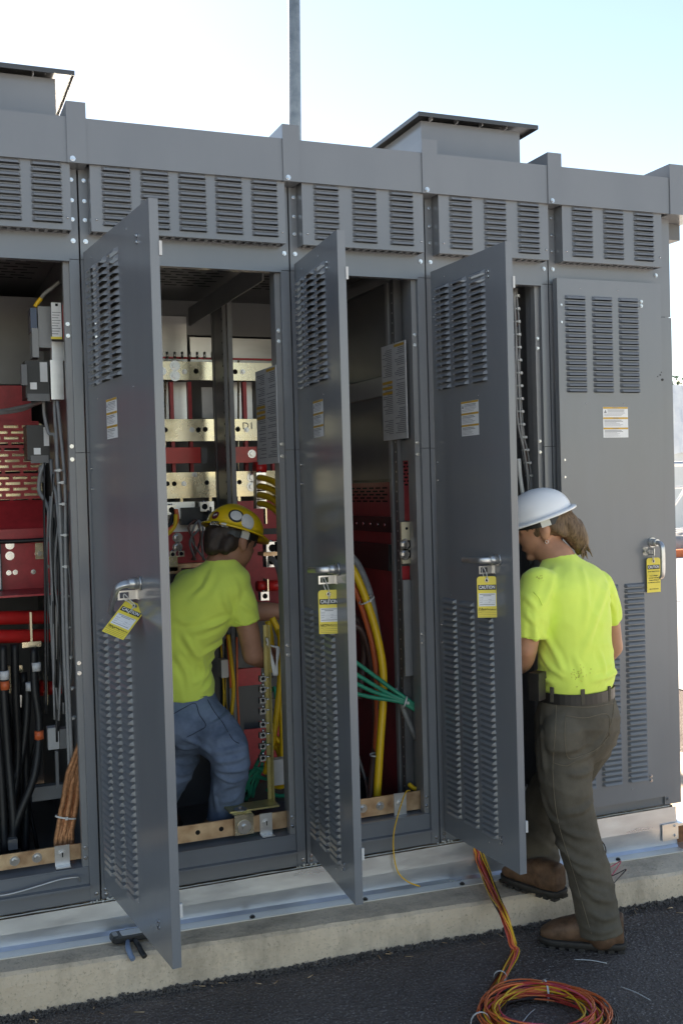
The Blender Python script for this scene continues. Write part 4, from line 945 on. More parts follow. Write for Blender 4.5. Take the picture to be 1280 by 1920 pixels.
# ---- the man in the white hard hat: left foot on the asphalt, right foot up on the pad, back to us
feet = Vector((1.66, -.47, gndz(1.66)))
p2 = empty('person', feet, 0, 'man in lime T-shirt, dark work trousers and white hard hat working at the open cabinet', 'person')
f2 = Vector((-.42, .91, 0)).normalized(); l2 = Vector((0,0,1)).cross(f2); U = Vector((0,0,1))
fh2 = Vector((-.80, .46, -.30)); uh2 = Vector((-.28, .10, .95))
T2 = [(at(1080,1292,-.43), .152, .118), (at(1080,1262,-.43), .164, .128), (at(1077,1215,-.43), .156, .120), (at(1073,1150,-.42), .166, .122), (at(1068,1098,-.40), .186, .112), (at(1064,1070,-.378), .158, .090), (at(1052,1047,-.35), .076, .068), (at(1047,1036,-.34), .060, .058)]
hc2 = at(1014, 987, -.285)
def arm2(g, k=1.):
    limb(g, [at(1014,1104,-.44), at(995,1155,-.465), at(984,1212,-.45)], [.042*k, .046*k, .045*k]); limb(g, [at(984,1212,-.45), at(975,1240,-.38), at(958,1246,-.24)], [.046*k, .044*k, .032*k])
    limb(g, [at(1114,1104,-.335), at(1136,1150,-.285), at(1146,1212,-.25)], [.042*k, .045*k, .043*k]); limb(g, [at(1146,1212,-.25), at(1120,1235,-.16), at(1085,1235,-.05)], [.045*k, .043*k, .032*k])
LEGL = [at(1058,1385,-.455), at(1058,1455,-.475), at(1074,1540,-.49), at(1104,1640,-.52), at(1127,1752,-.555)]
LEGR = [at(1098,1385,-.36), at(1058,1450,-.29), at(1018,1510,-.22), at(1012,1580,-.20), at(1016,1648,-.215)]
g = MB(); trunk(g, [(c, a*.82, b*.80) for c, a, b in T2[:-2]] + [(c, a*.9, b*.9) for c, a, b in T2[-2:]], l2, f2); arm2(g)
limb(g, [at(1047,1048,-.345), hc2 - U*.06 + f2*.0], [.062, .056]); Mh, Lh = head(g, hc2, fh2, uh2)
limb(g, LEGL, [.09, .078, .06, .056, .045]); limb(g, LEGR, [.09, .078, .06, .056, .045]); trunk(g, [(at(1083,1400,-.42), .14, .11), (at(1082,1345,-.42), .152, .118), (at(1080,1290,-.43), .138, .105)], l2, f2)
hand(g, at(956,1246,-.225), Vector((-.3,.9,.1)), U); hand(g, at(1082,1235,-.04), Vector((-.5,.85,.05)), U)
remesh(g, 'body', 'skin', p2, .0065, 3)
sh = MB(); trunk(sh, T2, l2, f2)
limb(sh, [at(1010,1098,-.44), at(997,1140,-.465), at(989,1196,-.46)], [.072, .068, .064], end=False); limb(sh, [at(1118,1100,-.335), at(1131,1130,-.305), at(1137,1166,-.285)], [.068, .064, .060], end=False)
d1 = folds(.012, 30, (.35, .1, 1), .9, 3); d2_ = folds(.010, 24, (1, .2, -.55), .8, 8)
zlo = at(1080,1290,-.43).z
def dsh(co, n):
    t = max(0, min(1, (co.z - zlo) / .42)); return d1(co, n) * (1.0 - .55*t) + d2_(co, n) * (.35 + .3*t)
F2 = [(.009, .013, [(1001,1150),(1004,1190),(1006,1232)]), (.010, .014, [(994,1250),(1012,1266),(1040,1282)]), (.007, .016, [(1146,1080),(1120,1150),(1092,1230)]), (.008, .013, [(1152,1130),(1156,1190),(1158,1250)]),
      (.008, .012, [(1008,1215),(1030,1250),(1060,1270)]), (.007, .012, [(1012,1180),(1040,1225),(1056,1262)]), (.009, .012, [(1162,1255),(1140,1268),(1110,1276)]), (.006, .012, [(1075,1225),(1090,1262),(1094,1282)]), (.006, .014, [(1040,1060),(1030,1110),(1008,1150)]),
      (.006, .012, [(1120,1215),(1132,1250),(1130,1278)]), (.005, .014, [(1090,1060),(1100,1120),(1094,1180)]), (.007, .010, [(984,1150),(998,1165),(1006,1180)]), (.006, .010, [(984,1120),(996,1130),(1010,1150)]), (.006, .010, [(1140,1120),(1150,1140),(1156,1160)])]
shirt2 = remesh(sh, 't_shirt', 'shirt_lime', p2, .0065, 5, lambda co, n: dsh(co, n)*.6, lines=F2)
g = MB(); trunk(g, [(at(1078,1420,-.42), .11, .105), (at(1080,1392,-.42), .160, .135), (at(1082,1345,-.43), .168, .142), (at(1080,1310,-.43), .154, .124), (at(1080,1288,-.43), .147, .114)], l2, f2)
limb(g, LEGL, [.112, .100, .084, .080, .080], end=False); limb(g, LEGR, [.108, .098, .082, .074, .072], end=False); g.ball(at(1104,1378,-.47), .085, .085, .095, 16); g.ball(at(1056,1380,-.50), .085, .085, .10, 16)
w1 = folds(.010, 38, (.4, 0, 1), .9, 1); w2 = folds(.008, 26, (-.6, .2, 1), .9, 5)
def dtr(co, n):
    k = math.exp(-((co.z - .72)/.16)**2) + math.exp(-((co.z - .25)/.15)**2); return w1(co, n) * (.45 + .75*k) + w2(co, n) * .5
FT = [(.010, .014, [(1030,1568),(1075,1612),(1122,1628)]), (.009, .013, [(1044,1548),(1080,1566),(1116,1572)]), (.009, .013, [(1058,1600),(1090,1640),(1130,1648)]), (.010, .014, [(1092,1662),(1120,1684),(1150,1690)]), (.008, .012, [(1086,1640),(1112,1668),(1142,1676)]), (.009, .013, [(1100,1705),(1130,1722),(1158,1716)]),
      (.008, .012, [(1012,1480),(1030,1530),(1060,1550)]), (.009, .014, [(1126,1392),(1106,1412),(1070,1428)]), (.008, .012, [(1136,1374),(1118,1400),(1090,1412)]), (.007, .012, [(1112,1440),(1090,1452),(1062,1450)]), (.008, .012, [(1112,1500),(1090,1520),(1050,1528)]), (.007, .010, [(1090,1738),(1125,1748),(1160,1738)]), (.007, .011, [(1012,1340),(1016,1400),(1020,1450)])]
tr2 = remesh(g, 'work_trousers', 'work_trousers', p2, .0065, 4, lambda co, n: dtr(co, n)*.6, lines=FT)
band(p2, 'belt', 'leather_belt', at(1080,1298,-.43), l2, f2, .152, .119, .019, .005)
for (x, y) in ((1034,1302), (1092,1306), (1142,1300), (1160,1294)):
    c = at(x, y, -.43); d = (CAM - c); d.z = 0; d.normalize(); c = c + d * .10
    bmv = bmesh.new(); bmv.from_mesh(bpy.data.objects['belt'].data); from mathutils.bvhtree import BVHTree
    hit = BVHTree.FromBMesh(bmv).ray_cast(CAM, ray(x, y).normalized()); bmv.free()
    if hit[0] is not None:
        g = MB(); sd_ = hit[1].cross(U).normalized(); M = Matrix((sd_, hit[1], U)).transposed().to_4x4(); M.translation = hit[0]; g.box(-.007, .007, -.002, .004, -.028, .026, 0, M); g.build('belt_loop', 'work_trousers', p2, -p2.location)
g = MB(); q = at(1006,1288,-.50); M = Matrix.Rotation(R(30), 4, 'Z'); M.translation = q; g.box(-.026, .026, -.02, .02, -.045, .05, 0, M); g.box(-.029, .029, -.023, .018, .028, .053, 0, M); pk = g.build('phone_pouch', 'black', p2, -p2.location); pk.data.materials.clear(); pk.data.materials.append(MATS['leather_belt'])
for pts in ([(1043,1312),(1040,1380),(1036,1450),(1046,1540),(1076,1640),(1108,1750)], [(1060,1342),(1058,1380),(1064,1420),(1088,1418),(1118,1404),(1140,1380)], [(1060,1342),(1095,1346),(1138,1340),(1141,1380)], [(1150,1312),(1146,1350),(1130,1395)], [(1044,1322),(1100,1326),(1152,1318)], [(1036,1430),(1060,1436),(1076,1428)]): seam(p2, 'stitched_seam', 'stitch_tan', tr2, pts, .0011)
for pts in ([(1000,1110),(1010,1122),(1016,1135)], [(986,1196),(1000,1198),(1012,1198)]): seam(p2, 'shirt_seam', 'shirt_lime', shirt2, pts, .0022, .001)
_, fr = hat(p2, hc2 + uh2.normalized() * .040 - fh2.normalized()*.004, fh2, Vector((-.30, .10, .95)), 'hat_white', .040, .126, .108, .104, False); suspension(p2, fr)
hh = remesh((lambda g: (g.ball(Lh(-.014, 0, .020), .098, .082, .090, 18, 0, Mh), limb(g, [Lh(-.085,.02,.0), Lh(-.105,.012,-.05), Lh(-.112,.0,-.105), Lh(-.105,-.012,-.140)], [.045,.046,.036,.014]), limb(g, [Lh(-.07,-.04,.0), Lh(-.088,-.035,-.05), Lh(-.095,-.035,-.10)], [.042,.040,.018]), limb(g, [Lh(-.05,.055,-.01), Lh(-.065,.055,-.045)], [.030,.016]))and g)(MB()), 'hair', 'hair_brown', p2, .006, 2, lambda co, n: .006 * noise.noise(Vector((co.x*60, co.y*60, co.z*9))))
for k in range(26):
    rr = random.Random(k); o = rr.uniform(-.04, .04); g = MB(); g.tube(spline([Lh(-.09, o, 0), Lh(-.112 - rr.random()*.02, o*.9, -.05), Lh(-.118 - rr.random()*.025, o*.7, -.10), Lh(-.10 - rr.random()*.045, o*.6 + rr.uniform(-.02,.02), -.135 - rr.random()*.035)], 5), [.004]*12 + [.003]*3 + [.001], 5); g.build('hair_lock', 'hair_brown', hh)
g = MB(); q = Lh(.002, .092, -.047); g.tube([q + Mh @ Vector((.006*math.cos(t), 0, .006*math.sin(t) - .004)) for t in [6.283*k/14 for k in range(14)]], .0011, 5, closed=True, cap=False); g.build('ear_ring', 'chrome', p2, -p2.location)
boot(p2, (1.760, -.585, gndz(1.76)), (1.508, -.405, gndz(1.51)), 0, 0, shaft=LEGL[-1] - U*.0)
hz = padz(1.58) + .006; boot(p2, (1.635, -.375, hz), (1.545, -.100, hz), 0, 0, shaft=LEGR[-1] - U*.0)

# ---- the man in the yellow hard hat: leaning into the wide cabinet
p1 = empty('person', at(400, 1585, .30), 0, 'man in lime T-shirt, blue jeans and stickered yellow hard hat leaning inside the wide cabinet', 'person')
f1 = Vector((.58, .81, 0)).normalized(); l1 = U.cross(f1); fh1 = Vector((.84, .34, -.34)); uh1 = Vector((.28, .12, .95))
T1 = [(at(334,1308,.33), .140, .118), (at(331,1280,.33), .146, .124), (at(331,1240,.32), .138, .118), (at(348,1190,.29), .158, .124), (at(370,1140,.265), .166, .122), (at(388,1106,.25), .166, .112), (at(403,1078,.245), .138, .088), (at(413,1057,.245), .076, .064), (at(417,1047,.245), .060, .056)]
hc1 = at(436, 1012, .255)
RL = [at(378,1356,.26), at(412,1385,.19), at(432,1424,.15), at(427,1482,.20), at(412,1590,.28)]; LL = [at(340,1375,.37), at(336,1415,.36), at(322,1452,.35), at(300,1505,.42), at(284,1600,.48)]
g = MB(); trunk(g, [(c, a*.82, b*.80) for c, a, b in T1[:-2]] + [(c, a*.9, b*.9) for c, a, b in T1[-2:]], l1, f1)
limb(g, [at(436,1106,.205), at(461,1165,.175), at(474,1228,.18)], [.040, .043, .040]); limb(g, [at(474,1228,.18), at(498,1234,.28), at(528,1222,.38)], [.041, .039, .028])
limb(g, [at(358,1106,.37), at(400,1140,.49), at(455,1150,.56)], [.040, .042, .042]); limb(g, [at(455,1150,.56), at(500,1146,.53), at(545,1150,.50)], [.042, .040, .030])
limb(g, [at(413,1058,.25), hc1 - U*.05], [.060, .054]); M1, L1 = head(g, hc1, fh1, uh1)
limb(g, RL, [.08, .07, .055, .05, .042]); limb(g, LL, [.08, .07, .055, .05, .042]); trunk(g, [(at(352,1384,.31), .10, .085), (at(350,1350,.315), .115, .09), (at(336,1310,.33), .10, .08)], l1, f1)
hand(g, at(530,1221,.39), Vector((.7,.6,.1)), U); hand(g, at(548,1150,.50), Vector((1,-.2,0)), U)
remesh(g, 'body', 'skin_dark', p1, .0065, 3)
sh = MB(); trunk(sh, T1, l1, f1); limb(sh, [at(438,1100,.205), at(452,1132,.18), at(462,1170,.175)], [.068, .062, .056], end=False); limb(sh, [at(356,1098,.37), at(378,1122,.43), at(400,1140,.48)], [.070, .064, .058], end=False)
e1 = folds(.012, 26, (.75, 0, 1), .9, 12); e2 = folds(.010, 30, (-.3, .1, 1), .9, 15)
z1_ = at(340,1300,.32).z
F1 = [(.010, .013, [(432,1158),(402,1172),(357,1186)]), (.008, .012, [(436,1150),(424,1128),(420,1105)]), (.010, .013, [(440,1174),(411,1207),(380,1228)]), (.009, .013, [(345,1190),(360,1215),(376,1240)]), (.010, .013, [(364,1206),(378,1240),(382,1262),(374,1290)]), (.008, .012, [(420,1200),(404,1225),(388,1250)]),
      (.009, .012, [(398,1245),(385,1268),(362,1282)]), (.008, .012, [(332,1230),(350,1262),(354,1296)]), (.008, .012, [(398,1268),(392,1285),(378,1298)]), (.006, .013, [(400,1066),(385,1100),(360,1125)]), (.006, .012, [(436,1080),(446,1110),(444,1150)]), (.007, .010, [(450,1130),(466,1142),(478,1150)]), (.006, .013, [(330,1160),(352,1166),(380,1160)])]
shirt1 = remesh(sh, 't_shirt', 'shirt_lime', p1, .0065, 5, lambda co, n: (e1(co, n) * (.6 + .5 * max(0, 1 - (co.z - z1_)/.3)) + e2(co, n) * .4) * .5, lines=F1)
g = MB(); trunk(g, [(at(352,1410,.31), .07, .08), (at(352,1384,.31), .135, .120), (at(350,1348,.315), .156, .132), (at(340,1316,.33), .146, .118), (at(334,1284,.33), .130, .104)], l1, f1)
limb(g, RL, [.108, .094, .078, .070, .066]); limb(g, LL, [.098, .084, .076, .066, .064]); g.ball(at(345,1360,.24), .09, .09, .095, 16)
j1 = folds(.011, 42, (.15, 0, 1), .9, 21); j2 = folds(.009, 30, (.8, 0, 1), .9, 25)
kz = RL[2].z
FJ = [(.010, .011, [(402,1428),(436,1426),(466,1414)]), (.010, .011, [(404,1443),(436,1446),(464,1440)]), (.009, .011, [(398,1412),(432,1408),(464,1398)]), (.008, .011, [(345,1385),(372,1396),(396,1412)]), (.006, .012, [(404,1490),(424,1476),(456,1470)]), (.005, .010, [(416,1506),(436,1500),(452,1488)]), (.007, .010, [(410,1456),(436,1466),(464,1456)]), (.008, .010, [(326,1425),(345,1432),(374,1426)]), (.008, .010, [(326,1446),(340,1452),(362,1446)]), (.005, .012, [(400,1470),(404,1500),(408,1524)]), (.008, .010, [(430,1335),(415,1350),(396,1360)]), (.007, .011, [(330,1400),(350,1404),(380,1398)]), (.008, .011, [(440,1362),(425,1378),(404,1388)])]
jeans = remesh(g, 'jeans', 'denim', p1, .0065, 4, lambda co, n: (j1(co, n) * (.35 + 1.0 * math.exp(-((co.z - kz + .04)/.13)**2)) + j2(co, n) * .6) * .6, lines=FJ)
for pts in ([(324,1340),(345,1328),(366,1319),(374,1340),(386,1361),(366,1374),(350,1382)], [(389,1312),(402,1335),(418,1356),(436,1386),(448,1394)], [(330,1316),(356,1310),(384,1306)]): seam(p1, 'stitched_seam', 'stitch_dark', jeans, pts, .0013)
for pts in ([(440,1166),(460,1172),(484,1162)],): seam(p1, 'shirt_seam', 'shirt_lime', shirt1, pts, .0022, .001)
ho, fr1 = hat(p1, hc1 + uh1.normalized()*.040, fh1, Vector((.30, .10, .95)), 'hat_yellow', .045, .118, .104, .094, True); suspension(p1, fr1, mats=('white_plastic', 'black'))
remesh((lambda g: (g.ball(L1(-.014, 0, .018), .098, .080, .090, 18, 0, M1), limb(g, [L1(-.085,0,.0), L1(-.088,0,-.05)], [.045,.036]), limb(g, [L1(-.05,-.05,-.02), L1(-.06,-.045,-.05)], [.034,.026])) and g)(MB()), 'hair', 'hair_dark', p1, .006, 2, lambda co, n: .003 * noise.noise(Vector((co.x*90, co.y*90, co.z*30))))
g = MB(); q = L1(.080, -.030, .004); g.ball(q, .003, .022, .015, 12, 0, M1); g.tube([L1(.080,-.058,.008), L1(.04,-.080,.008), L1(-.004,-.086,.004)], .0018, 6); g.build('safety_glasses', 'glass_tint', p1, -p1.location)
def sticker(px, py, r, mats, txt=None, sq=1.):
    bm = bmesh.new(); bm.from_mesh(ho.data); from mathutils.bvhtree import BVHTree
    bv = BVHTree.FromBMesh(bm); g = MB(); o = at(px, py, .255); d0 = ray(px, py).normalized(); h0 = bv.ray_cast(CAM, d0)
    if h0[0] is None: bm.free(); return
    nn = h0[1]; u = Vector(RX); u = (u - nn*u.dot(nn)).normalized(); v = nn.cross(u); N = 18
    def drop(a, b):
        p = h0[0] + u*a + v*b + nn*.05; h = bv.ray_cast(p, -nn); return (h[0] if h[0] is not None else h0[0] + u*a + v*b) + nn*.0012
    prev = [drop(0, 0)] * N
    for i in range(1, 5):
        ring = [drop(r*i/4*math.cos(6.2832*k/N), r*sq*i/4*math.sin(6.2832*k/N)) for k in range(N)]
        for k in range(N): g.face([prev[k], ring[k], ring[(k+1) % N], prev[(k+1) % N]] if i > 1 else [prev[0], ring[k], ring[(k+1) % N]], 1 if (len(mats) > 1 and i == 4) else 0, True)
        prev = ring
    if txt:
        me = text_mesh(txt[0], txt[1], .0006); i0 = len(g.v); g.v += [tuple(drop(w.co.x, w.co.y) + nn*.0012) for w in me.vertices]
        for p in me.polygons: g.f.append(tuple(i0 + k for k in p.vertices)); g.m.append(txt[2]); g.sm.append(False)
    bm.free(); g.build('sticker', mats, ho)
sticker(443, 966, .030, ['sticker_white', 'ink', 'ink']); sticker(465, 978, .028, ['sticker_white'], None, 1.2); sticker(404, 966, .017, ['sticker_maroon', 'sticker_maroon', 'sticker_white'], ('184', .012, 2)); sticker(402, 981, .022, ['ink', 'ink', 'sticker_white'], ('LON', .016, 2), .55); sticker(419, 983, .012, ['sticker_white'], None, .7)
for hl, to in (((RL[-1].x - .07, RL[-1].y - .06), (RL[-1].x + .14, RL[-1].y + .13)), ((LL[-1].x - .07, LL[-1].y - .06), (LL[-1].x + .14, LL[-1].y + .13))): boot(p1, (hl[0], hl[1], .316), (to[0], to[1], .316), 0, 0, shaft=Vector((hl[0] + .05, hl[1] + .05, .40)))

# dirt marks on the back of the standing man's shirt
pm('dirt_mark', (.58, .62, .09), .9, 0, .4, 60)
from mathutils.bvhtree import BVHTree
bm_ = bmesh.new(); bm_.from_mesh(shirt2.data); bv_ = BVHTree.FromBMesh(bm_); g = MB(); rd_ = random.Random(9)
for k in range(70):
    x, y = (rd_.gauss(1084, 9), rd_.gauss(1262, 8)) if k < 52 else (rd_.gauss(1010, 4), rd_.gauss(1084, 4))
    h = bv_.ray_cast(CAM, ray(x, y).normalized())
    if h[0] is None: continue
    n_ = h[1]; u_ = n_.orthogonal().normalized(); w_ = n_.cross(u_); r_ = rd_.uniform(.0008, .0028); c = h[0] + n_ * .0006
    g.face([c + (u_ * math.cos(t) * rd_.uniform(.6, 1.3) + w_ * math.sin(t) * rd_.uniform(.6, 1.3)) * r_ for t in [6.283*q/7 for q in range(7)]])
bm_.free(); tag(g.build('dirt_marks', 'dirt_mark', shirt2), kind='stuff')
# ------------------------------------------------------------------ caution tags
def rounded(w, h, r, n=6):
    """tag outline in XZ, hanging down from z = 0.012"""
    t = .014; pts = [(-w/2, t - h), (w/2, t - h)]
    for k in range(n + 1): a = math.pi/2 * k/n; pts.append((w/2 - r + r*math.cos(a), t - r + r*math.sin(a)))
    for k in range(n + 1): a = math.pi/2 + math.pi/2 * k/n; pts.append((-w/2 + r + r*math.cos(a), t - r + r*math.sin(a)))
    return pts
def caution_tag(name, M, label, back, tie_pts, w=.070, h=.146, seed=1):
    t = bpy.data.objects.new(name, None); col.objects.link(t); t.matrix_world = M; tag(t, label, 'warning tag', 'yellow caution tags on the door handles')
    g = MB(); o = rounded(w, h, .012); n = len(o)
    g.face([(x, 0, z) for x, z in o], 0); g.face([(x, .0008, z) for x, z in reversed(o)], 0)
    for k in range(n): a, b = o[k], o[(k+1) % n]; g.face([(a[0],0,a[1]), (a[0],.0008,a[1]), (b[0],.0008,b[1]), (b[0],0,b[1])], 0)
    y = -.0004; Q = lambda x0, x1, z0, z1, mi, yy=y: g.face([(x0,yy,z0),(x1,yy,z0),(x1,yy,z1),(x0,yy,z1)], mi)
    Q(-.0315, .0315, -.034, -.016, 1); add_text(g, 'CAUTION', .0165, 0, -.025, y - .0004, 2, .0005, width=.056)
    if not back:
        Q(-.030, .030, -.092, -.046, 3); rr = random.Random(seed)
        for q, (z, a, b) in enumerate(((-.0495,-.026,.026),(-.0545,-.015,.014))): Q(a, b, z - .0012, z + .0008, 4, y - .0004)
        for z, s1, s2 in ((-.062,'NAME',None),(-.070,'DATE','TIME'),(-.078,'DEPT','EXT')):
            add_text(g, s1, .0048, -.027, z, y - .0004, 4, 0, 'LEFT')
            if s2: add_text(g, s2, .0048, .004, z, y - .0004, 4, 0, 'LEFT'); Q(-.013, .002, z - .0022, z - .0018, 4, y - .0004); Q(.014, .027, z - .0022, z - .0018, 4, y - .0004)
        Q(-.027, .026, -.087, -.0852, 4, y - .0004)
        for z in (-.109, -.1155, -.122, -.1275): Q(-.022 if z > -.12 else -.031, .031, z - .0004, z + .0003, 1)
        add_text(g, 'SIGNED BY', .0042, -.032, -.108, y - .0004, 1, 0, 'LEFT'); add_text(g, 'DATE', .0042, -.032, -.1145, y - .0004, 1, 0, 'LEFT')
        p = []; x = -.031
        for k in range(30): p.append((x, y - .0012, -.102 + .0052*math.sin(k*1.9 + seed) * (1 - k/42) * rr.uniform(.3, 1) - k*.00005)); x += .0021 * rr.uniform(.6, 1.4)
        g.tube(spline(p, 4), .00075, 4, 1)
    else:
        for z, s, wd in ((-.044,'DO NOT REMOVE THIS TAG',.060),(-.062,'TO DO SO WITHOUT',.044),(-.0715,'AUTHORITY WILL MEAN',.054),(-.081,'POSSIBLE DISCHARGE',.050),(-.0905,'IT IS HERE FOR A PURPOSE',.062),(-.118,'SEE OTHER SIDE',.046)): add_text(g, s, .0058, 0, z, y, 1, .0002, width=wd)
    b = g.build('tag_card', ['tag_yellow', 'ink', 'paper', 'paper', 'print_gray'], t)
    g = MB()
    for (r0, r1, mi) in ((.0045, .0078, 0),):
        rs = []
        for k in range(18):
            a = 6.2832*k/18; e = Vector((math.cos(a), 0, math.sin(a))); rs.append([e*r0 + Vector((0,-.0012,0)), e*(r0+r1)/2 + Vector((0,-.0024,0)), e*r1 + Vector((0,-.0010,0))])
        n3 = 3
        i0 = len(g.v); g.v += [tuple(q) for r in rs for q in r]
        for k in range(18):
            for c in range(2): g.f.append((i0 + k*3 + c, i0 + ((k+1) % 18)*3 + c, i0 + ((k+1) % 18)*3 + c + 1, i0 + k*3 + c + 1)); g.m.append(0); g.sm.append(True)
    g.tube([(0,-.0010,0),(0,-.0014,0)], .0045, 14, 1); g.build('grommet', ['brass', 'hole'], t)
    if tie_pts:
        Mi = M.inverted(); g = MB(); g.tube(spline([Mi @ Vector(q) for q in tie_pts], 5), .0018, 6); g.build('plastic_tie', 'tie_plastic', t)
    return t
def yaw_m(loc, a): m_ = Matrix.Rotation(a, 4, 'Z'); m_.translation = loc; return m_
def door_pt(i, u, y, z):
    th = (1.4767, 1.6549, 1.5471)[i]; x0 = (.0078, .7698, 1.3286)[i]; c, s = math.cos(th), math.sin(th); return Vector((x0 + u*c + y*s, -.027 - u*s + y*c, z))
# the tag on the wide door is blown sideways
d1p = door_pt(0, .51, -.040, 1.408)
gr = at(253, 1137, d1p.y - .005); rx, fw, upv = Vector(RX), Vector(FW), Vector(UP)
X = (rx*47 - upv*18 - fw*8).normalized(); H = (-rx*30 - upv*48 - fw*62); H = (H - X*H.dot(X)).normalized(); Zv = -H; Yv = Zv.cross(X)
M = Matrix((X, Yv, Zv)).transposed().to_4x4(); M.translation = gr
caution_tag('caution_tag', M, 'yellow caution tag blown crooked on the handle of the widest open door', False, [gr + X*-.003 - Zv*.035 - Yv*.003, gr - Zv*.01 - Yv*.004, gr - Yv*.006, gr + (d1p - gr)*.5 - Yv*.006, d1p + U*.004, d1p - U*.012, gr + (d1p - gr)*.5 + Yv*.006, gr + Yv*.003], seed=2)
for i, px, py, ya, lb in ((1, 621, 1114, -18, 'yellow caution tag on the open door left of the yellow and orange cables'), (2, 917, 1088, -26, 'yellow caution tag on the open door beside the man in the white hard hat')):
    q = door_pt(i, (.42, .412)[i-1], -.042, 1.408); gr = at(px - 5, py, q.y)
    tp = [gr + Vector((-.004, -.004, -.035 if i == 1 else .01)), gr + Vector((0, -.005, 0)), gr.lerp(q, .5) + Vector((.004, -.006, 0)), q + Vector((0, -.004, .008)), q + Vector((-.002, .006, 0)), gr.lerp(q, .4) + Vector((-.004, .006, 0)), gr + Vector((0, .004, 0))]
    caution_tag('caution_tag', yaw_m(gr, R(ya)), lb, False, tp, seed=3 + i)
gr = at(1224, 1052, -.062); q = at(1223, 1032, -.08); caution_tag('caution_tag', yaw_m(gr, 0), 'yellow caution tag behind the handle of the closed end door', True, [gr + Vector((0,-.004,0)), gr.lerp(q, .5) + Vector((-.006,-.002,0)), q, gr.lerp(q, .5) + Vector((.006,.002,0)), gr + Vector((0,.002,0))])

# ------------------------------------------------------------------ wires
rnd = random.Random(11)
C0 = onG(1020, 1922); Rr = (onG(1147, 1922) - onG(892, 1922)).length / 2
coil = empty('wire_coil', C0, 0, 'coil of orange, yellow and dark wires lying on the asphalt', 'wire coil')
tail = [at(893, 1585, -.03), at(905, 1625, -.075), onP(926, 1680, .02), onP(944, 1716, .012), onG(960, 1768, .05), onG(964, 1787, .022), onG(944, 1822, .02), onG(922, 1862, .022), onG(912, 1905, .025)]
ts = spline(tail, 7); cols_ = ['wire_orange']*9 + ['wire_yellow']*6 + ['wire_pink']*5 + ['wire_dark']*6 + ['wire_green']*1 + ['wire_red']*3
spread = [.016, .017, .015, .014, .013, .012, .013, .017, .02]
sps = [v.x for v in spline([(s, 0, 0) for s in spread], 7)]
for k, mt in enumerate(cols_):
    a0 = rnd.uniform(0, 6.28); rd = math.sqrt(rnd.random()); pts = []
    for j, c in enumerate(ts):
        t = (ts[min(j+1, len(ts)-1)] - ts[max(j-1, 0)]).normalized(); u = t.cross(Vector((0,0,1))).normalized(); v = u.cross(t); a = a0 + j*.05 + .5*math.sin(j*.21 + k)
        rr_ = sps[j] * rd; pts.append(c + u*math.cos(a)*rr_*1.25 + v*math.sin(a)*rr_*.8)
    v0 = ts[-1] - C0; ang = math.atan2(v0.y, v0.x); r_ = Rr * rnd.uniform(.68, .96); z_ = rnd.uniform(.008, .055); turns = rnd.choice((1.4, 1.9, 2.3, 2.8)); n = int(turns * 34); ph = rnd.uniform(0, 6.28); ec = rnd.uniform(-.03, .03)
    for j in range(3, n):
        a = ang - 2*math.pi*j/34; f = min(1, j/14); jr = r_ + .010*math.sin(a*2 + ph) + .007*math.sin(a*3.1 + k) + ec*math.cos(a - ph)*.6
        x = C0.x + jr*math.cos(a); y = C0.y + jr*math.sin(a); pts.append(Vector((x, y, gndz(x) + .004 + (.02*(1-f) + z_*f) * (1 + .25*math.sin(a*1.5 + ph)))))
    # ease from the tail into the coil
    L0 = len(ts)
    for j in range(L0 - 3, min(L0 + 6, len(pts) - 1)): pts[j] = (pts[j-1] + pts[j]*2 + pts[j+1]) / 4
    g = MB(); g.tube(pts, .0027 if mt != 'wire_green' else .0032, 6); wb(g, 'wire', mt, coil)
for c, d, r_ in ((onG(1022, 1858, .03), (1, -.3, 0), .034), (onG(937, 1832, .02), (.4, .8, 0), .021), (at(931, 1678, -.16), (.3, -.4, -1), .02), (onG(900, 1916, .03), (.2, 1, 0), .03)):
    o = tie(None, (0,0,0), d, r_).build('cable_tie', 'tie_plastic', coil, c - coil.location)
g = MB(); g.tube(spline([at(768,1482,.04), at(760,1486,.01), at(748,1520,-.02), at(738,1562,-.04), at(738,1602,-.05), at(746,1635,-.06), at(764,1653,-.075), at(787,1662,-.09)], 8), .0028, 7)
tag(g.build('loose_yellow_wire', 'wire_yellow'), 'thin yellow wire hanging over the sill of the cabinet with the green cables', 'wire')
g = MB(); g.tube(spline([onP(1120,1640,.02), onP(1150,1622,.012), onP(1163,1615,.03), onP(1150,1636,.012), onP(1138,1650,.01)], 8), .0022, 6)
tag(g.build('loose_red_wire', 'wire_pink'), 'short red wire bent on the concrete pad behind the standing man’s leg'.replace('’', "'"), 'wire')
g = MB(); g.tube(spline([onP(1130,1648,.01), onP(1152,1640,.02), onP(1173,1630,.035), onP(1160,1645,.012), onP(1148,1658,.008)], 8), .0022, 6)
tag(g.build('loose_black_wire', 'wire_dark'), 'short black wire kinked on the concrete pad right of the red wire', 'wire')
g = MB(); g.tube(spline([at(1124,1574,-.05), at(1132,1584,-.07), at(1135,1596,-.08), at(1132,1606,-.08)], 6), .0026, 6)
tag(g.build('black_wire_loop', 'wire_dark'), 'black wire curling out against the galvanised base behind the standing man', 'wire')
g = MB(); g.tube(spline([at(-40,1685,-.02), at(20,1676,-.02), at(70,1662,-.02), at(110,1650,-.02), at(140,1645,-.02), at(148,1646,-.02), at(150,1653,-.02)], 8), .0032, 8)
tag(g.build('bent_rod', 'steel'), 'thin bent metal rod lying on the sill of the leftmost cabinet', 'rod')
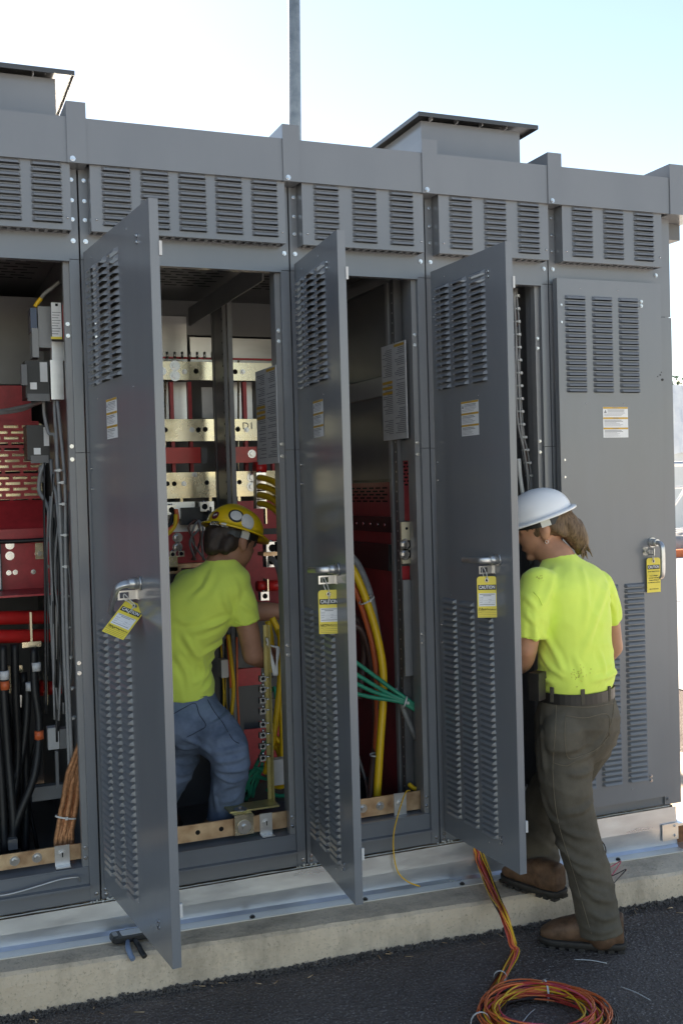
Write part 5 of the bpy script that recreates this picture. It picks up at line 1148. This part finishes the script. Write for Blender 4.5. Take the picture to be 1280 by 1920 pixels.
for a, b, lb in (((1075,1799),(1137,1806),'white cable tie scrap beside the brown boot on the asphalt'),((1163,1850),(1218,1875),'white cable tie scrap on bare asphalt right of the wire coil'),((978,1918),(1002,1892),'white cable tie scrap inside the wire coil')):
    p0, p1_ = onG(*a, .004), onG(*b, .004); g = MB(); mid = (p0 + p1_)/2 + Vector((0,0,.004)); g.tube(spline([p0, mid, p1_], 6), .0016, 5); tag(g.build('cable_tie_scrap', 'tie_plastic'), lb, 'cable tie', 'cable tie scraps on the asphalt')
# copper and bark scraps swept along the pad
g = MB()
for k in range(34):
    x = rnd.uniform(-.35, 2.2); y = edgeY(x) - abs(rnd.gauss(.03, .05)) - .01; a = rnd.uniform(0, 3.14); l = rnd.uniform(.006, .022); z = gndz(x) + .006; c, s = math.cos(a)*l, math.sin(a)*l
    g.tube([(x - c, y - s, z), (x + c, y + s, z + rnd.uniform(-.002, .004))], rnd.uniform(.001, .0022), 4, 0)
tag(g.build('copper_scraps', 'copper'), 'scattered copper wire scraps along the foot of the pad', 'scraps', kind='stuff')

# ------------------------------------------------------------------ tools on the pad
q0, q1 = onP(208, 1766, .01), onP(286, 1752, .01); d = (q1 - q0); L_ = d.length; d.normalize(); s = Vector((0,0,1)).cross(d).normalized(); n_ = d.cross(s)
tt = empty('tester', (q0 + q1)/2 - U*.01, 0, 'black handheld tester with a pale face lying on top of the pliers', 'tool')
M = Matrix((d, s, n_)).transposed().to_4x4(); M.translation = (q0 + q1)/2
def rbox(g, hx, hy, z0, z1, r, M, mi=0):
    o = []
    for cx, cy, a0 in ((hx-r, hy-r, 0), (-hx+r, hy-r, 1), (-hx+r, -hy+r, 2), (hx-r, -hy+r, 3)):
        for k in range(5): a = math.pi/2*(a0 + k/4); o.append((cx + r*math.cos(a), cy + r*math.sin(a)))
    sc = lambda f, z: [M @ Vector((x*f, y*f, z)) for x, y in o]
    g.rings([sc(.94, z0), sc(1, z0 + (z1-z0)*.2), sc(1, z0 + (z1-z0)*.8), sc(.94, z1)], mi, smooth=False)
g = MB(); rbox(g, L_/2, .030, 0, .022, .012, M); wb(g, 'case', 'rubber', tt)
M2 = M @ Matrix.Translation((.012, 0, 0)); g = MB(); rbox(g, L_/2 - .022, .022, .0215, .0235, .005, M2); wb(g, 'face_plate', 'paper_gray', tt)
M2 = M @ Matrix.Translation((-L_/2 + .014, 0, 0)); g = MB(); rbox(g, .008, .016, .0215, .026, .004, M2); wb(g, 'button', 'gray_inner', tt)
pc = onP(243, 1760, .006); pl_ = empty('pliers', pc, 0, 'pliers with dark and blue grips sticking out below the tester', 'pliers')
g = MB(); c = onP(243, 1750, .012); g.ball(c, .020, .026, .008, 14); g.rings([ell(c + Vector((0, y, .0)), Vector((1,0,0)), U, w_, .007, 12) for y, w_ in ((.01, .018), (.03, .013), (.045, .006))]); wb(g, 'jaws', 'steel', pl_)
for mt, pts in (('rubber', [(246,1756,.012),(258,1770,.016),(266,1785,.0),(272,1794,-.01)]), ('denim', [(240,1758,.012),(240,1775,.014),(245,1790,-.002),(250,1799,-.012)])):
    q = [onP(x, y, h) for x, y, h in pts]; g = MB(); g.tube(spline(q, 6), [.006 + .003*min(1, k/6) for k in range(19)], 10); wb(g, 'grip', mt, pl_)

# ------------------------------------------------------------------ background
pm('pole_steel', (.22, .27, .31), .5, .3, .2, 8, .1, 60, c2=(.30, .35, .38))
pm('tarp', (.66, .69, .74), .30, 0, .10, 2, spec=.5, c2=(.84, .85, .86)); pm('trailer_white', (.72, .72, .70), .45, 0, .05, 2); pm('safety_orange', (.55, .12, .03), .5, 0, .1, 3)
pm('bark', (.10, .07, .05), .9, 0, .3, 6); pm('leaf', (.07, .11, .025), .6, 0, .4, 3, c2=(.13, .19, .05)); pm('sack', (.30, .30, .30), .8, 0, .2, 4)
Yp = 9.; b0 = at(553, 240, Yp); t0 = at(551, 0, Yp); dirp = (t0 - b0) / (t0.z - b0.z); ft = b0 + dirp * (.14 - b0.z); tp_ = b0 + dirp * (9.5 - b0.z)
po = empty('light_pole', ft, 0, 'tall galvanised steel pole rising behind the cabinets', 'pole')
g = MB(); g.tube([ft, ft.lerp(tp_, .5), tp_], [.086, .080, .074], 24); wb(g, 'shaft', 'pole_steel', po); g = MB(); g.box(ft.x - .2, ft.x + .2, ft.y - .2, ft.y + .2, .14, .17); wb(g, 'base_plate', 'galv', po)
# white shelter under a tarpaulin, seen past the right hand end
Yt = 19.; A = at(1240, 850, Yt); tr = empty('shelter', (A.x + 3, Yt + 1, zf), 0, 'white site shelter with a crumpled pale tarpaulin roof beyond the right end of the cabinets', 'shelter')
g = MB(); g.box(A.x, A.x + 7, Yt, Yt + 2.3, zf, A.z); wb(g, 'wall', 'trailer_white', tr)
for k in range(8): g = MB(); x = A.x + .1 + k*.95; g.box(x, x + .06, Yt - .03, Yt - .001, zf, A.z); wb(g, 'wall_batten', 'trailer_white', tr)
top = at(1270, 722, Yt).z; rows = []
for i in range(61):
    x = A.x - .1 + 7.2*i/60; rw = []
    for j in range(21):
        t = j/20; ang = math.pi*t; y = Yt + 1.15 - 1.25*math.cos(ang); z = A.z + (top - A.z) * min(1, 1.5*math.sin(ang)); n_ = .16*noise.noise(Vector((x*1.7, t*5, 0))) + .12*abs(noise.noise(Vector((x*3 + t*6, t*9, 2)))); rw.append((x, y - n_, z + n_*.4))
    rows.append(rw)
g = MB()
for i in range(60):
    for j in range(20): g.face([rows[i][j], rows[i+1][j], rows[i+1][j+1], rows[i][j+1]], 0, True)
wb(g, 'tarpaulin', 'tarp', tr)
Yo = 15.; q = at(1258, 1066, Yo); g = MB(); g.box(q.x - .2, q.x + 3.5, Yo, Yo + .25, zf, zf + .16); tag(g.build('orange_beam', 'safety_orange'), 'low orange beam lying on the pavement in front of the grey sacks', 'beam')
Yg = 8.5; gt = empty('pipe_gate', (at(1290, 1000, Yg).x, Yg, zf), 0, 'tubular steel gate with a diagonal brace beyond the right end of the cabinets', 'gate')
xl, xr = at(1252, 900, Yg).x, at(1252, 900, Yg).x + 3.6
for y, r_ in ((870, .035), (914, .017), (993, .017)): z = at(1265, y, Yg).z; g = MB(); g.tube([(xl, Yg, z), (xr, Yg, z)], r_, 10); wb(g, 'rail', 'galv', gt)
for x in (xl, xr): g = MB(); g.tube([(x, Yg, zf), (x, Yg, at(1265, 868, Yg).z)], .035, 10); wb(g, 'post', 'galv', gt)
g = MB(); a, b = at(1266, 943, Yg), at(1290, 908, Yg); dd = (b - a); g.tube([a - dd*.6, a + dd*2.2], .017, 8); wb(g, 'brace', 'galv', gt)
for k in range(4):
    q = at(1262 + 14*k, 1046, 15.8 + .2*(k % 2)); g = MB(); g.ball((q.x, q.y, zf + .22), .42, .35, .24 + .05*(k % 2), 12); tag(g.build('sandbag', 'sack'), ('grey filled sack beyond the pipe gate, nearest the cabinets', 'second grey sack from the cabinets beyond the pipe gate', 'third grey sack from the cabinets beyond the pipe gate', 'grey sack farthest right beyond the pipe gate')[k], 'sack', 'grey sacks beyond the gate')
# tree behind the trailer
rt = random.Random(5); Yv_ = 34.; tc_ = at(1288, 690, Yv_); tree = empty('tree', (tc_.x, Yv_, zf), 0, 'green leafy tree top showing above the trailer at the right edge', 'tree')
g = MB(); limb(g, [(tc_.x, Yv_, zf), (tc_.x + .1, Yv_, 2.4), (tc_.x, Yv_, tc_.z - .6)], [.16, .12, .06], 4, 10)
for k in range(9): a = rt.uniform(0, 6.28); g.tube(spline([(tc_.x, Yv_, 2 + k*.25), (tc_.x + .6*math.cos(a), Yv_ + .6*math.sin(a), 2.8 + k*.25), (tc_.x + 1.3*math.cos(a), Yv_ + 1.3*math.sin(a), 3.2 + k*.25)], 4), .035, 6)
wb(g, 'trunk', 'bark', tree); g = MB()
for k in range(2600):
    v = Vector((rt.gauss(0, 1), rt.gauss(0, 1), rt.gauss(0, 1))).normalized() * rt.random()**.45; c = Vector((tc_.x + v.x*2.1, Yv_ + v.y*2.1, 4.9 + v.z*1.4 + .4*math.sin(v.x*5)))
    if noise.noise(c * 1.3) < -.12: continue
    a = Vector((rt.gauss(0,1), rt.gauss(0,1), rt.gauss(0,1))).normalized() * .16; b = a.orthogonal().normalized() * .08; g.face([c - a, c + b, c + a, c - b])
wb(g, 'crown', 'leaf', tree)
# timber and channel beside the base
q = onP(1266, 1584); zt_ = at(1266, 1546, q.y).z
blk = MB(); blk.box(q.x - .035, q.x + .13, q.y, q.y + .10, padz(q.x) + .001, zt_ - .001); tag(blk.build('timber_block', 'wood'), 'brown timber block on the pad at the right end of the base', 'timber block')
ch = empty('steel_channel', (q.x, q.y, zt_), 0, 'short steel channel with a bolt lying on the timber block', 'channel')
g = MB(); g.box(q.x - .045, q.x + .25, q.y - .02, q.y + .09, zt_, zt_ + .010); wb(g, 'plate', 'galv', ch)
g = MB(); c = Vector((q.x + .005, q.y + .03, zt_ + .010)); g.tube([c, c + U*.004], .022, 16, smooth=False); g.tube([c + U*.003, c + U*.022], .015, 6, smooth=False); g.tube([c + U*.02, c + U*.034], .008, 10); wb(g, 'bolt', 'steel', ch)
